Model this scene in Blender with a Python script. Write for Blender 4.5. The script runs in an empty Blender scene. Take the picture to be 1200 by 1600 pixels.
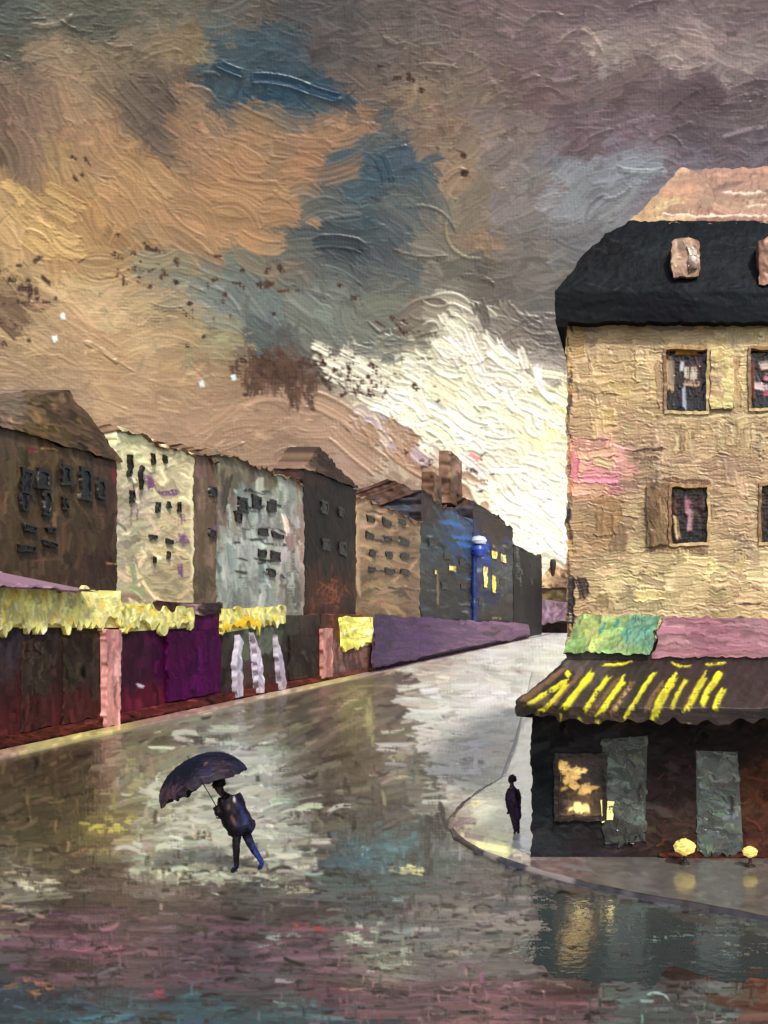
import bpy, math, random
import numpy as np

# ------------------------------------------------------------------ basics
CAM = np.array([0.0, 0.0, 5.0])
F, U0, V0 = 1600.0, 1000.0, 960.0          # focal length and principal point, in units of a 1200x1600 frame
ALB = 0.66                                  # paint chips are a good deal darker than they look in full light
rng = np.random.default_rng(11)
random.seed(5)
scene = bpy.context.scene
COL = scene.collection


def lin(c):
    c = np.clip(np.asarray(c, dtype=np.float64), 0, 1)
    return np.where(c <= 0.04045, c / 12.92, ((c + 0.055) / 1.055) ** 2.4)


def wx(u, Y): return (u - U0) / F * Y
def wz(v, Y): return 5 + (V0 - v) / F * Y
def ground(u, v, z=0.0):
    Y = (5 - z) * F / (v - V0)
    return np.array([wx(u, Y), Y, z])
def leftY(u, X): return F * (-X) / (U0 - u)
def proj(P):
    y = np.maximum(P[..., 1], 0.5)
    return U0 + P[..., 0] / y * F, V0 - (P[..., 2] - 5) / y * F


def vnoise(u, v, scale, seed):
    r = np.random.default_rng(seed).random((64, 64))
    x = np.asarray(u, float) / scale; y = np.asarray(v, float) / scale
    xi = np.floor(x).astype(int); yi = np.floor(y).astype(int)
    fx = x - xi; fy = y - yi
    fx = fx * fx * (3 - 2 * fx); fy = fy * fy * (3 - 2 * fy)
    a = r[yi % 64, xi % 64]; b = r[yi % 64, (xi + 1) % 64]
    c = r[(yi + 1) % 64, xi % 64]; d = r[(yi + 1) % 64, (xi + 1) % 64]
    return (a * (1 - fx) + b * fx) * (1 - fy) + (c * (1 - fx) + d * fx) * fy


def fbm(u, v, scale, seed):
    return (vnoise(u, v, scale, seed) * .55 + vnoise(u, v, scale * .47, seed + 1) * .3 + vnoise(u, v, scale * .21, seed + 2) * .15)


# ------------------------------------------------------------------ oil paint: colour + relief laid stroke by stroke
class Canvas:
    def __init__(s, u0, v0, u1, v1, pts, q=1.5, seed=1, warp=16):
        s.u0, s.v0, s.q, s.warp, s.seed = u0, v0, q, warp, seed
        s.u1, s.v1 = u1, v1
        s.nx = int((u1 - u0) / q) + 2; s.ny = int((v1 - v0) / q) + 2
        p = np.array([list(a) + list(c) for a, c in pts], dtype=float)
        s.px, s.py, s.pc = p[:, 0], p[:, 1], p[:, 2:5] / 255.0
        uu = u0 + q * np.arange(s.nx); vv = v0 + q * np.arange(s.ny)
        s.uu, s.vv = uu, vv
        U, V = np.meshgrid(uu, vv)
        s.G = (0.5 + 0.15 * np.sin(U * 1.16 + 9 * vnoise(U, V, 30, 3)) + 0.15 * np.sin(V * 1.33 + 9 * vnoise(U, V, 30, 4))
               + 0.7 * (fbm(U, V, 26, seed + 9) - .5) + 0.5 * (vnoise(U, V, 4.2, seed + 8) - .5)).astype(np.float32)
        st = 6
        Us, Vs = np.meshgrid(uu[::st], vv[::st])
        c = s.field(Us.ravel(), Vs.ravel()).reshape(Us.shape + (3,))
        C = np.repeat(np.repeat(c, st, 0), st, 1)[:s.ny, :s.nx]
        s.C = (C * (0.8 + 0.3 * fbm(U, V, 18, seed + 5))[..., None]).astype(np.float32)
        s.H = (0.25 * s.G).astype(np.float32)
        s.rg = np.random.default_rng(seed + 77)

    def field(s, u, v):
        u = np.atleast_1d(np.asarray(u, float)); v = np.atleast_1d(np.asarray(v, float))
        uw = u + s.warp * 2 * (fbm(u, v, 60, s.seed + 21) - .5) + s.warp * (vnoise(u, v, 17, s.seed + 25) - .5)
        vw = v + s.warp * 2 * (fbm(u, v, 60, s.seed + 31) - .5) + s.warp * (vnoise(u, v, 17, s.seed + 35) - .5)
        out = np.zeros((len(u), 3))
        for i in range(0, len(u), 20000):
            d = (uw[i:i + 20000, None] - s.px) ** 2 + (vw[i:i + 20000, None] - s.py) ** 2 + 30
            w = d ** -2.2
            out[i:i + 20000] = w @ s.pc / w.sum(1, keepdims=True)
        return out

    def stroke(s, x, y, a, L, W, col, th=1., curve=0., dry=0., op=.95, jit=.06):
        q = s.q
        r = 0.5 * math.hypot(L, W) + abs(curve) + 2
        i0 = max(0, int((x - r - s.u0) / q)); i1 = min(s.nx, int((x + r - s.u0) / q) + 1)
        j0 = max(0, int((y - r - s.v0) / q)); j1 = min(s.ny, int((y + r - s.v0) / q) + 1)
        if i1 <= i0 or j1 <= j0: return
        X = s.uu[i0:i1][None, :] - x; Y = s.vv[j0:j1][:, None] - y
        ca, sa = math.cos(a), math.sin(a)
        sn = (X * ca + Y * sa) / (L / 2)
        tn = (-X * sa + Y * ca - curve * (sn * sn - .4)) / (W / 2)
        nb = max(3, int(W / 2.3))
        tab = s.rg.random((2, nb + 3))
        k = np.clip((tn * .5 + .5) * nb, 0, nb); k0 = k.astype(int); f = k - k0
        b = tab[0][k0] * (1 - f) + tab[0][k0 + 1] * f
        e = tab[1][k0] * (1 - f) + tab[1][k0 + 1] * f
        m = np.clip((1 - np.abs(sn) - .4 * e) * L / 2 / (1.5 * q), 0, 1) * np.clip((1 - np.abs(tn)) * W / 2 / (1.3 * q) + .15, 0, 1)
        if dry > 0:
            m = m * np.clip((s.G[j0:j1, i0:i1] + .5 * b - .25 - dry * (.7 + .4 * sn)) * 5 + .5, 0, 1)
        cc = np.asarray(col)[None, None, :] * (1 + 2 * jit * (b - .5))[..., None]
        Cp = s.C[j0:j1, i0:i1]; Cp += (cc - Cp) * (m * op)[..., None]
        hn = th * (.25 + .6 * b + .75 * np.exp(-((np.abs(tn) - .8) / .14) ** 2) + .7 * np.exp(-((sn - .78) / .13) ** 2))
        Hp = s.H[j0:j1, i0:i1]; Hp += (hn - Hp * .65) * m

    def scatter(s, n, L, W, ang, box=None, th=1., dry=0., jit=.07, cj=.05, aj=.25, curve=.12, op=.95, mask=None, col=None):
        u0, v0, u1, v1 = box or (s.u0, s.v0, s.u1, s.v1)
        xs = s.rg.uniform(u0, u1, n); ys = s.rg.uniform(v0, v1, n)
        cols = s.field(xs, ys) if col is None else np.tile(np.asarray(col, float) / 255., (n, 1))
        for i in range(n):
            x, y = xs[i], ys[i]
            if mask is not None and not mask(x, y): continue
            a = ang(x, y) if callable(ang) else ang
            a += s.rg.normal(0, aj)
            t = th(x, y) if callable(th) else th
            l = s.rg.uniform(*L); w = s.rg.uniform(*W)
            c = np.clip(cols[i] * (1 + s.rg.normal(0, cj)) * (1 + s.rg.normal(0, cj * .17, 3)), 0, 1)
            s.stroke(x, y, a, l, w, c, t, s.rg.normal(0, curve) * l, dry * s.rg.random() if dry else 0, op, jit)

    def line(s, x0, y0, x1, y1, W, col, th=1.4, dry=.15, curve=0, op=1, jit=.08):
        s.stroke((x0 + x1) / 2, (y0 + y1) / 2, math.atan2(y1 - y0, x1 - x0), math.hypot(x1 - x0, y1 - y0) * 1.12, W,
                 np.asarray(col) / 255., th, curve, dry, op, jit)

    def sample(s, u, v):
        i = np.clip((np.asarray(u) - s.u0) / s.q, 0, s.nx - 1.001); j = np.clip((np.asarray(v) - s.v0) / s.q, 0, s.ny - 1.001)
        i0 = i.astype(int); j0 = j.astype(int); fi = (i - i0)[..., None]; fj = (j - j0)[..., None]
        def bl(A):
            return (A[j0, i0] * (1 - fi) + A[j0, i0 + 1] * fi) * (1 - fj) + (A[j0 + 1, i0] * (1 - fi) + A[j0 + 1, i0 + 1] * fi) * fj
        wv = np.sin(np.asarray(u) * 1.16 + 8 * vnoise(u, v, 30, 3)) + np.sin(np.asarray(v) * 1.33 + 8 * vnoise(u, v, 30, 4))
        return bl(s.C), bl(s.H[..., None])[..., 0] + .07 * wv + .3 * (vnoise(u, v, 3.1, 91) - .5)


# ------------------------------------------------------------------ meshes
class Acc:
    """collects grids and quads into ONE mesh object"""
    def __init__(s): s.P, s.C, s.F, s.n = [], [], [], 0

    def grid(s, P, C, keep=None):
        nr, nc = P.shape[:2]
        idx = s.n + np.arange(nr * nc).reshape(nr, nc)
        f = np.stack([idx[:-1, :-1], idx[:-1, 1:], idx[1:, 1:], idx[1:, :-1]], -1)
        f = f[keep] if keep is not None else f.reshape(-1, 4)
        s.P.append(P.reshape(-1, 3)); s.C.append(np.broadcast_to(C, P.shape).reshape(-1, 3)); s.F.append(f.reshape(-1, 4))
        s.n += nr * nc
        return idx

    def quad(s, pts, c):
        P = np.array([[pts[0], pts[1]], [pts[3], pts[2]]], float); c = lin(np.asarray(c) / 255.) * ALB
        if s.rough:
            u, v = proj(P)
            na = int(np.clip(math.hypot(u[0, 1] - u[0, 0], v[0, 1] - v[0, 0]) / 1.7, 2, 90)); nb = int(np.clip(math.hypot(u[1, 0] - u[0, 0], v[1, 0] - v[0, 0]) / 1.7, 2, 90))
            P = hom([P[0, 0], P[0, 1], P[1, 0], P[1, 1]], nb, na)
            u, v = proj(P)
            P = P + P[..., 1:2] / F * (wobble(u, v, s.rough, P) - np.array([0, 1, 0]) * (2.5 * vnoise(u, v, 4, 47) + 2 * vnoise(u, v, 12, 48))[..., None] * s.rough * .7)
            c = c * (.6 + .8 * fbm(u * .6, v, 8, 49))[..., None]
        s.grid(P, c)

    def box(s, a, b, c, w=1.6):
        s.rough = w
        s._box(a, b, c)
        s.rough = 0

    rough = 0

    def _box(s, a, b, c):
        a = np.minimum(a, b).astype(float), np.maximum(a, b).astype(float)
        (x0, y0, z0), (x1, y1, z1) = a
        for q in (((x0,y0,z0),(x1,y0,z0),(x1,y0,z1),(x0,y0,z1)), ((x1,y1,z0),(x0,y1,z0),(x0,y1,z1),(x1,y1,z1)),
                  ((x0,y1,z0),(x0,y0,z0),(x0,y0,z1),(x0,y1,z1)), ((x1,y0,z0),(x1,y1,z0),(x1,y1,z1),(x1,y0,z1)),
                  ((x0,y0,z1),(x1,y0,z1),(x1,y1,z1),(x0,y1,z1)), ((x0,y1,z0),(x1,y1,z0),(x1,y0,z0),(x0,y0,z0))):
            s.quad(q, c)

    def build(s, name, mat, parent=None):
        P = np.concatenate(s.P); C = np.concatenate(s.C); Fa = np.concatenate(s.F)
        me = bpy.data.meshes.new(name)
        me.vertices.add(len(P)); me.vertices.foreach_set("co", P.astype(np.float32).ravel())
        me.loops.add(Fa.size); me.loops.foreach_set("vertex_index", Fa.astype(np.int32).ravel())
        me.polygons.add(len(Fa)); me.polygons.foreach_set("loop_start", np.arange(0, Fa.size, 4, dtype=np.int32))
        me.update(calc_edges=True)
        at = me.attributes.new("Col", 'FLOAT_COLOR', 'POINT')
        at.data.foreach_set("color", np.concatenate([np.clip(C, 0, 1), np.ones((len(C), 1))], 1).astype(np.float32).ravel())
        me.polygons.foreach_set("use_smooth", np.ones(len(Fa), dtype=bool))
        me.materials.append(mat); me.validate(); me.update()
        o = bpy.data.objects.new(name, me); COL.objects.link(o)
        if parent is not None: o.parent = parent; 
        if parent is not None and parent.type == 'EMPTY': o.matrix_parent_inverse = parent.matrix_basis.inverted()
        elif parent is not None and parent.parent is not None: o.matrix_parent_inverse = (parent.parent.matrix_basis @ parent.matrix_parent_inverse @ parent.matrix_basis).inverted()
        return o


def tag(o, label=None, cat=None, group=None, kind=None):
    if label: o["label"] = label
    if cat: o["category"] = cat
    if group: o["group"] = group
    if kind: o["kind"] = kind
    return o


def thing(name, label, cat, loc, group=None):
    o = bpy.data.objects.new(name, None); COL.objects.link(o)
    o.location = [float(a) for a in loc]; o.empty_display_size = .3
    return tag(o, label, cat, group)


def hom(c, nr, nc):
    """grid over a quad (top left, top right, bottom left, bottom right), evenly spaced as seen in perspective"""
    c = [np.asarray(a, float) for a in c]
    w = [1 / max(a[1], .5) for a in c]
    s = np.linspace(0, 1, nc)[None, :, None]; t = np.linspace(0, 1, nr)[:, None, None]
    def bl(a): return (a[0] * (1 - s) + a[1] * s) * (1 - t) + (a[2] * (1 - s) + a[3] * s) * t
    return bl([a * k for a, k in zip(c, w)]) / bl([np.array([k]) for k in w])


def dims(c, q):
    u, v = proj(np.array(c, float))
    a = max(math.hypot(u[1] - u[0], v[1] - v[0]), math.hypot(u[3] - u[2], v[3] - v[2]))
    b = max(math.hypot(u[2] - u[0], v[2] - v[0]), math.hypot(u[3] - u[1], v[3] - v[1]))
    return max(3, int(b / q) + 1), max(3, int(a / q) + 1)


def wobble(u, v, w, P=None):
    a = (vnoise(u, v, 19, 41) - .5) * 2 + (vnoise(u, v, 6.5, 43) - .5) * 1.5
    b = (vnoise(u, v, 17, 42) - .5) * 2 + (vnoise(u, v, 6, 44) - .5) * 1.5
    if P is not None and P[..., 0].max() < -18:        # fronts facing across the street wander along their own plane
        return np.stack([0 * a, a * np.minimum(P[..., 1], 90) / 24. * .62, b * .8], -1) * (w * 1.1)
    return np.stack([a, 0 * a, b], -1) * (w * 1.25)


def relief(acc, P, canvas, k=1., wob=1.5, holes=(), nrm=None):
    """lay a painted grid: colours from the canvas, paint thickness along the normal"""
    u, v = proj(P)
    C, H = canvas.sample(u, v)
    if nrm is None:
        n = np.cross(np.gradient(P, axis=1), np.gradient(P, axis=0))
        n /= np.linalg.norm(n, axis=2, keepdims=True) + 1e-12
        if ((CAM - P) * n).sum(2).mean() < 0: n = -n
    else: n = np.asarray(nrm, float)
    px = P[..., 1:2] / F
    Q = P + n * (H[..., None] * px * k)
    if wob:
        Q = Q + px * wobble(u, v, wob, P)
    keep = None
    if holes:
        uc = (u[:-1, :-1] + u[1:, 1:]) / 2; vc = (v[:-1, :-1] + v[1:, 1:]) / 2
        keep = np.ones(uc.shape, bool)
        for a, b, c, d in holes: keep &= ~((uc > a) & (uc < b) & (vc > c) & (vc < d))
    acc.grid(Q, lin(C) * ALB, keep)
    return Q, lin(C) * ALB


def close(acc, Q, C, back):
    """give a painted front its depth: sides and a back"""
    back = np.asarray(back, float)
    for e, ce in ((Q[0], C[0]), (Q[-1], C[-1]), (Q[:, 0], C[:, 0]), (Q[:, -1], C[:, -1])):
        u, v = proj(np.stack([e, e + back])); m = int(np.clip(np.hypot(u[1] - u[0], v[1] - v[0]).max() / 3, 2, 60))
        f = np.linspace(0, 1, m)[:, None, None]; P = e[None] + back * f
        u, v = proj(P); g = np.minimum(f * 6, 1)
        nz = (.55 + .9 * fbm(u + P[..., 1] * 3, v + P[..., 0] * 5, 11, 61))[..., None]
        P = P + g * P[..., 1:2] / F * wobble(u, v, 1., P)
        acc.grid(P, ce[None] * (1 - g) + g * C.mean((0, 1)) * nz)
    q = [Q[0, 0] + back, Q[0, -1] + back, Q[-1, -1] + back, Q[-1, 0] + back]
    acc.grid(np.array([[q[0], q[1]], [q[3], q[2]]]), C.mean((0, 1)))


def make_canvas(c, pts, ang=0., L=(18, 46), W=(6, 12), th=1., dens=2.2, dry=.5, jit=.07, cj=.06, aj=.2, q=1.5, extra=None, warp=14, curve=.06):
    u, v = proj(np.array(c, float))
    if not isinstance(pts, list): pts = [((u.mean(), v.mean()), pts)]
    cv = Canvas(u.min() - 6, v.min() - 6, u.max() + 6, v.max() + 6, pts, q, int(rng.integers(1, 9999)), warp)
    area = (u.max() - u.min() + 12) * (v.max() - v.min() + 12)
    n = int(min(9000, dens * area / (np.mean(L) * np.mean(W))) + 3)
    cv.scatter(n, L, W, ang, th=th, dry=0, jit=jit, cj=cj, aj=aj, curve=curve)
    cv.scatter(n // 2, L, W, ang, th=th, dry=dry, jit=jit, cj=cj * 1.7, aj=aj * 1.3, curve=curve)
    if extra: extra(cv)
    return cv


def panel(name, parent, c, back, mat, pts, k=1., holes=(), wob=2.2, q=1.5, n=None, fringe=0, **kw):
    cv = make_canvas(c, pts, q=q, **kw)
    acc = Acc()
    nr, nc = n or dims(c, q)
    G = hom(c, nr, nc)
    if fringe:
        u, v = proj(G); tt = np.linspace(0, 1, nr)[:, None]
        G[..., 2] -= fringe * G[..., 1] / F * (tt ** 3 * (vnoise(u, 0 * v, 4.5, 81) + vnoise(u, 0 * v, 13, 82) - 1.1) * 2 - (1 - tt) ** 3 * (vnoise(u, 0 * v, 7, 83) + vnoise(u, 0 * v, 22, 84) - 1) * 1.4)
    Q, C = relief(acc, G, cv, k, wob, holes)
    if back is not None: close(acc, Q, C, back)
    return acc.build(name, mat, parent)


# ------------------------------------------------------------------ materials
def paint_mat(name, rough=.42, spec=.5, emit=0., coat=0., scale=9., bump=.25, metal=0., ior=1.5, gain=1.):
    m = bpy.data.materials.new(name); m.use_nodes = True
    nt = m.node_tree; N = nt.nodes; Lk = nt.links; N.clear()
    out = N.new('ShaderNodeOutputMaterial'); b = N.new('ShaderNodeBsdfPrincipled')
    at = N.new('ShaderNodeAttribute'); at.attribute_name = 'Col'
    tc = N.new('ShaderNodeTexCoord'); nz = N.new('ShaderNodeTexNoise')
    nz.inputs['Scale'].default_value = scale; nz.inputs['Detail'].default_value = 5
    Lk.new(tc.outputs['Object'], nz.inputs['Vector'])
    mr = N.new('ShaderNodeMapRange'); mr.inputs['To Min'].default_value = .8 * gain; mr.inputs['To Max'].default_value = 1.2 * gain
    Lk.new(nz.outputs['Fac'], mr.inputs['Value'])
    mx = N.new('ShaderNodeVectorMath'); mx.operation = 'SCALE'
    Lk.new(at.outputs['Color'], mx.inputs[0]); Lk.new(mr.outputs['Result'], mx.inputs['Scale'])
    Lk.new(mx.outputs['Vector'], b.inputs['Base Color'])
    b.inputs['Roughness'].default_value = rough; b.inputs['Specular IOR Level'].default_value = spec
    b.inputs['Metallic'].default_value = metal; b.inputs['IOR'].default_value = ior
    if coat: b.inputs['Coat Weight'].default_value = coat; b.inputs['Coat Roughness'].default_value = .1
    if emit:
        Lk.new(mx.outputs['Vector'], b.inputs['Emission Color']); b.inputs['Emission Strength'].default_value = emit
    if bump:
        bp = N.new('ShaderNodeBump'); bp.inputs['Strength'].default_value = bump; bp.inputs['Distance'].default_value = .02
        Lk.new(nz.outputs['Fac'], bp.inputs['Height']); Lk.new(bp.outputs['Normal'], b.inputs['Normal'])
    Lk.new(b.outputs['BSDF'], out.inputs['Surface'])
    return m


M = {
    'sky': paint_mat('sky_paint', .42, .4, emit=.36, scale=.05, bump=0),
    'road': paint_mat('wet_street', .33, .42, scale=5, bump=.25, coat=.06, gain=1.12),
    'water': paint_mat('still_water', .07, .9, scale=6, bump=.35, ior=3.2),
    'pave': paint_mat('wet_pavement', .3, .6, scale=5, bump=.2, coat=.55, gain=1.7),
    'stone': paint_mat('pale_stone', .45, .45, scale=14),
    'slate': paint_mat('slate', .6, .07, scale=12),
    'wall': paint_mat('old_render', .55, .14, scale=2.5, gain=1.55),
    'shop': paint_mat('shop_paint', .55, .04, scale=3, gain=1.3),
    'sign': paint_mat('yellow_sign_paint', .55, .06, scale=3, gain=1.65),
    'cloth': paint_mat('awning_cloth', .5, .35, scale=12),
    'wood': paint_mat('painted_wood', .42, .4, scale=14),
    'glass': paint_mat('window_glass', .2, .5, scale=10, bump=.1),
    'lit': paint_mat('lamp_lit_glass', .4, .3, emit=1.3, scale=8, bump=.1),
    'coat': paint_mat('wet_coat', .55, .12, scale=16, bump=.5),
    'skin': paint_mat('skin', .5, .4, scale=20),
    'metal': paint_mat('painted_metal', .35, .5, scale=14),
}

# ------------------------------------------------------------------ sky
sky_txt = """
-150 20 80 85 82|20 20 84 90 87|150 20 96 97 88|250 20 116 114 102|400 20 106 100 92|520 20 100 95 95|650 20 120 110 108|800 20 120 105 106|950 20 116 101 106|1100 20 136 124 124|1180 20 122 110 110
30 80 96 96 86|90 80 152 132 106|170 80 130 119 98|280 80 140 125 100|370 80 75 95 105|450 80 68 85 96|520 80 95 90 90|620 80 115 105 100|750 80 110 98 96|860 80 115 100 102|950 80 152 142 134|1100 80 165 151 146|1180 80 150 138 136
-100 140 130 110 95|30 140 126 108 94|120 140 152 126 100|200 140 120 105 90|260 140 104 91 84|350 140 62 80 90|420 140 40 72 94|500 140 46 73 92|560 140 110 98 92|650 140 150 128 108|730 140 130 115 105|850 140 104 88 88|980 140 98 84 87|1100 140 94 82 86|1190 140 106 96 98
40 200 135 110 95|130 200 166 130 97|240 185 92 82 78|300 200 152 119 90|400 200 166 128 94|500 200 170 130 98|560 200 150 115 88|600 200 88 95 100|680 200 140 120 105|800 200 115 105 100|900 200 104 90 95|1000 200 110 98 105|1100 200 95 85 90
20 260 108 92 78|100 260 162 131 90|200 260 176 135 92|350 260 171 130 92|500 260 160 118 85|575 260 66 88 100|635 265 70 88 100|720 260 150 125 100|780 260 120 115 110|880 260 122 126 131|980 260 128 133 142|1080 260 112 107 116|1200 240 105 98 105
20 320 188 153 102|100 320 166 126 80|200 320 180 140 95|350 320 171 130 90|440 320 166 125 88|500 320 95 100 100|580 320 62 84 95|650 320 95 100 100|720 320 130 120 105|800 320 115 110 108|880 320 132 137 142|960 320 116 119 123|1100 320 110 110 115
20 380 192 157 106|100 380 177 137 90|180 380 150 115 75|300 380 171 130 90|400 380 166 125 85|480 380 88 94 95|520 380 58 68 74|600 380 75 85 90|680 380 120 115 105|740 380 141 120 98|820 380 120 115 110|900 380 110 110 112
20 430 150 122 88|100 430 192 162 113|200 430 176 146 100|270 430 120 120 105|350 430 104 115 113|420 430 108 105 96|500 430 94 100 99|580 430 85 90 92|660 430 110 108 100|740 430 100 95 88|800 430 110 105 100|850 430 115 110 106
20 480 110 88 70|80 480 166 141 105|180 480 192 162 119|260 480 165 144 110|330 480 118 128 123|420 480 108 120 119|500 480 115 121 113|600 480 115 118 108|660 480 112 104 92|750 480 102 96 90|820 480 110 104 100|870 480 104 100 98
60 530 187 157 113|180 530 187 152 109|290 530 176 146 105|350 530 152 142 111|400 535 68 78 84|450 540 75 75 72|520 530 116 123 116|600 530 110 112 105|650 520 115 110 95|685 505 225 220 198|740 530 205 200 182|795 520 130 122 112|860 530 112 105 102
60 580 170 140 105|180 580 182 147 106|290 580 182 147 109|370 575 120 98 75|440 585 84 63 52|510 580 95 76 64|570 585 216 211 186|650 580 230 227 202|720 580 236 231 204|790 580 228 225 208|850 570 160 152 143|875 540 116 108 104
40 630 150 128 105|120 630 166 136 106|250 630 176 143 109|350 630 171 136 106|430 630 166 131 106|500 630 162 132 110|560 625 196 184 165|610 640 226 222 190|680 630 232 229 196|760 630 236 234 204|820 630 242 238 204|875 640 243 238 186
100 680 166 136 106|300 680 166 133 106|400 680 161 129 101|480 680 166 133 109|560 690 168 143 130|620 680 182 166 150|665 660 228 224 198|740 680 226 226 212|820 680 240 236 202|878 690 243 238 180
300 740 150 120 95|450 730 140 110 90|540 730 160 131 110|600 735 172 152 136|650 735 176 150 130|700 690 222 214 192|740 735 228 210 188|800 730 236 233 210|878 730 241 237 205
640 780 130 102 84|700 775 170 150 130|760 780 228 220 184|820 780 242 240 227|878 780 247 247 238
790 840 236 231 216|850 840 242 242 240|1000 800 240 238 230|850 890 222 212 190|900 900 190 180 160|1100 900 200 190 170|500 850 140 115 95|200 850 150 125 100
300 -60 110 106 96|700 -60 118 108 104|1000 -60 120 108 110|-100 -100 90 92 88|500 -160 104 100 95|1000 -180 110 100 102
1300 100 140 128 126|1400 300 110 108 112|1400 600 150 140 130|-150 300 150 122 88|-150 500 150 122 92|-150 700 140 115 92|1400 850 210 200 180
""".strip()
SKY = []
for a in sky_txt.replace('\n', '|').split('|'):
    x = [float(t) for t in a.split()]
    r_, g_, b_ = x[2:]
    if r_ - b_ > 45 and r_ < 215:                       # ochre clouds: a little paler
        m_ = (r_ + g_ + b_) / 3; r_, g_, b_ = [min(240, (q + (m_ - q) * .14) * (1.05 if x[1] < 500 else .97)) for q in (r_, g_, b_)]
    elif x[0] > 740 and x[1] < 330: r_, g_, b_ = r_ * 1.17, g_ * 1.15, b_ * 1.16
    SKY.append(((x[0], x[1]), (r_, g_, b_)))


def sky_angle(x, y):
    if y < 95: return -.05
    cl = (x > 560 + (y < 600) * (600 - y) * .9 and y > 480 + max(0, 700 - x) * .5) or (x > 520 and y > 560)
    if cl: return .6 + .5 * math.sin(x * .03 + y * .02)
    if x < 520 and y < 400:
        t = (x - 60) / 420
        return 1.25 - 1.15 * max(0, min(1, t)) if y > 150 else .3
    if x > 700 and y < 350: return -.35 + .9 * (vnoise(x, y, 120, 5) - .5)
    if y > 400 and x < 650: return .28 + 1.2 * (vnoise(x, y, 110, 6) - .5)
    return .5 * math.sin(x * .012 + y * .017) + .2


def in_cloud(x, y):
    return y > 500 and x > 560 and (y - 560) > -(x - 560) * .55 and y < 1000 and not (x < 690 and y > 600 + (x - 560) * .75) or (660 < x < 720 and 485 < y < 560)


cs = Canvas(-260, -240, 1480, 1010, SKY, 1.55, 3, 20)
cs.scatter(1700, (60, 150), (24, 60), sky_angle, th=.45, curve=.14, jit=.07, cj=.04)
cs.scatter(2600, (34, 110), (9, 34), sky_angle, th=.6, curve=.13, dry=.6, jit=.1, cj=.06, op=.62)
cs.scatter(260, (40, 100), (4, 9), sky_angle, th=2., curve=.16, dry=.3, jit=.1, cj=.1)
cs.scatter(3400, (10, 46), (3, 14), sky_angle, th=.6, curve=.15, dry=.85, jit=.12, cj=.12, op=.6, aj=.7)
cs.scatter(520, (50, 120), (18, 34), sky_angle, (0, 150, 560, 420), th=.7, curve=.2, jit=.13, cj=.05, aj=.12, op=.65)
cs.scatter(900, (14, 40), (4, 12), lambda x, y: -.1, (0, 0, 1200, 230), th=.5, dry=.8, cj=.12, aj=.8, op=.6)
cs.scatter(1100, (40, 110), (16, 40), sky_angle, (540, 480, 900, 900), th=1.7, curve=.22, jit=.08, cj=.035, mask=in_cloud)
cs.scatter(330, (20, 60), (5, 14), sky_angle, (540, 480, 900, 900), th=2.1, curve=.3, jit=.09, cj=.05, mask=in_cloud, dry=.3)
for (x, y, a, L, W, c) in [(690, 640, .6, 70, 14, (218, 222, 210)), (730, 690, .5, 80, 12, (216, 222, 218)), (640, 690, .75, 110, 34, (150, 122, 104)),
                           (600, 650, 1.1, 60, 16, (172, 156, 160)), (560, 700, .7, 120, 40, (166, 136, 114)), (640, 720, .6, 100, 26, (160, 128, 106)),
                           (520, 640, .5, 90, 34, (172, 142, 118)), (846, 660, .9, 60, 12, (242, 236, 176)), (835, 690, .6, 60, 14, (240, 234, 186)),
                           (830, 800, .4, 130, 26, (248, 248, 244)), (850, 850, .2, 80, 24, (245, 244, 240)), (740, 715, .5, 24, 12, (236, 150, 150)),
                           (700, 735, .9, 40, 20, (236, 226, 196)), (575, 570, .5, 60, 16, (232, 228, 208)), (705, 510, .9, 70, 16, (238, 234, 214)),
                           (600, 262, 1.2, 50, 22, (58, 80, 96)), (440, 130, .2, 120, 20, (40, 70, 92)),
                           (500, 145, .3, 80, 18, (40, 70, 92)), (360, 108, .4, 50, 16, (48, 74, 92)), (530, 380, .1, 90, 24, (52, 62, 68))]:
    cs.stroke(x, y, a, L, W, np.array(c) / 255., 1.5, rng.normal(0, .1) * L, .1, .95, .1)
for i in range(46):
    x = rng.normal(430, 42); y = rng.normal(588 + (x - 430) * .05, 17)
    cs.stroke(x, y, rng.normal(1.35, .3), rng.uniform(24, 54), rng.uniform(8, 20), np.array((82, 60, 48)) / 255. * rng.uniform(.75, 1.2), .3, 0, .45, .9, .12)
for i in range(46):
    x = rng.uniform(500, 640); y = 560 + (x - 500) * .42 + rng.normal(0, 13)
    cs.stroke(x, y, .45, rng.uniform(20, 50), rng.uniform(7, 16), np.array((228, 224, 204)) / 255. * rng.uniform(.93, 1.03), 2., rng.normal(0, 4), .35, .95, .08)
for i in range(130):
    y = rng.uniform(500, 860); x = rng.uniform(max(600, 560 + (y - 600) * .9) if y > 600 else 690 - (y - 490) * .6, 880)
    if y < 500 + max(0, x - 690) * .42: continue
    cs.stroke(x, y, rng.normal(.6, .35), rng.uniform(30, 80), rng.uniform(8, 24), np.array((247, 245, 228 + rng.uniform(-14, 14))) / 255. * rng.uniform(.94, 1.03), 2., rng.normal(0, 8), .3, .9, .06)
for i in range(30):
    x = rng.uniform(20, 110); y = rng.uniform(300, 400)
    cs.stroke(x, y, .9 - x * .004, rng.uniform(40, 80), rng.uniform(10, 22), np.array((204, 170, 116)) / 255. * rng.uniform(.85, 1.05), 1., rng.normal(0, 10), .3, .8, .12)
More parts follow.
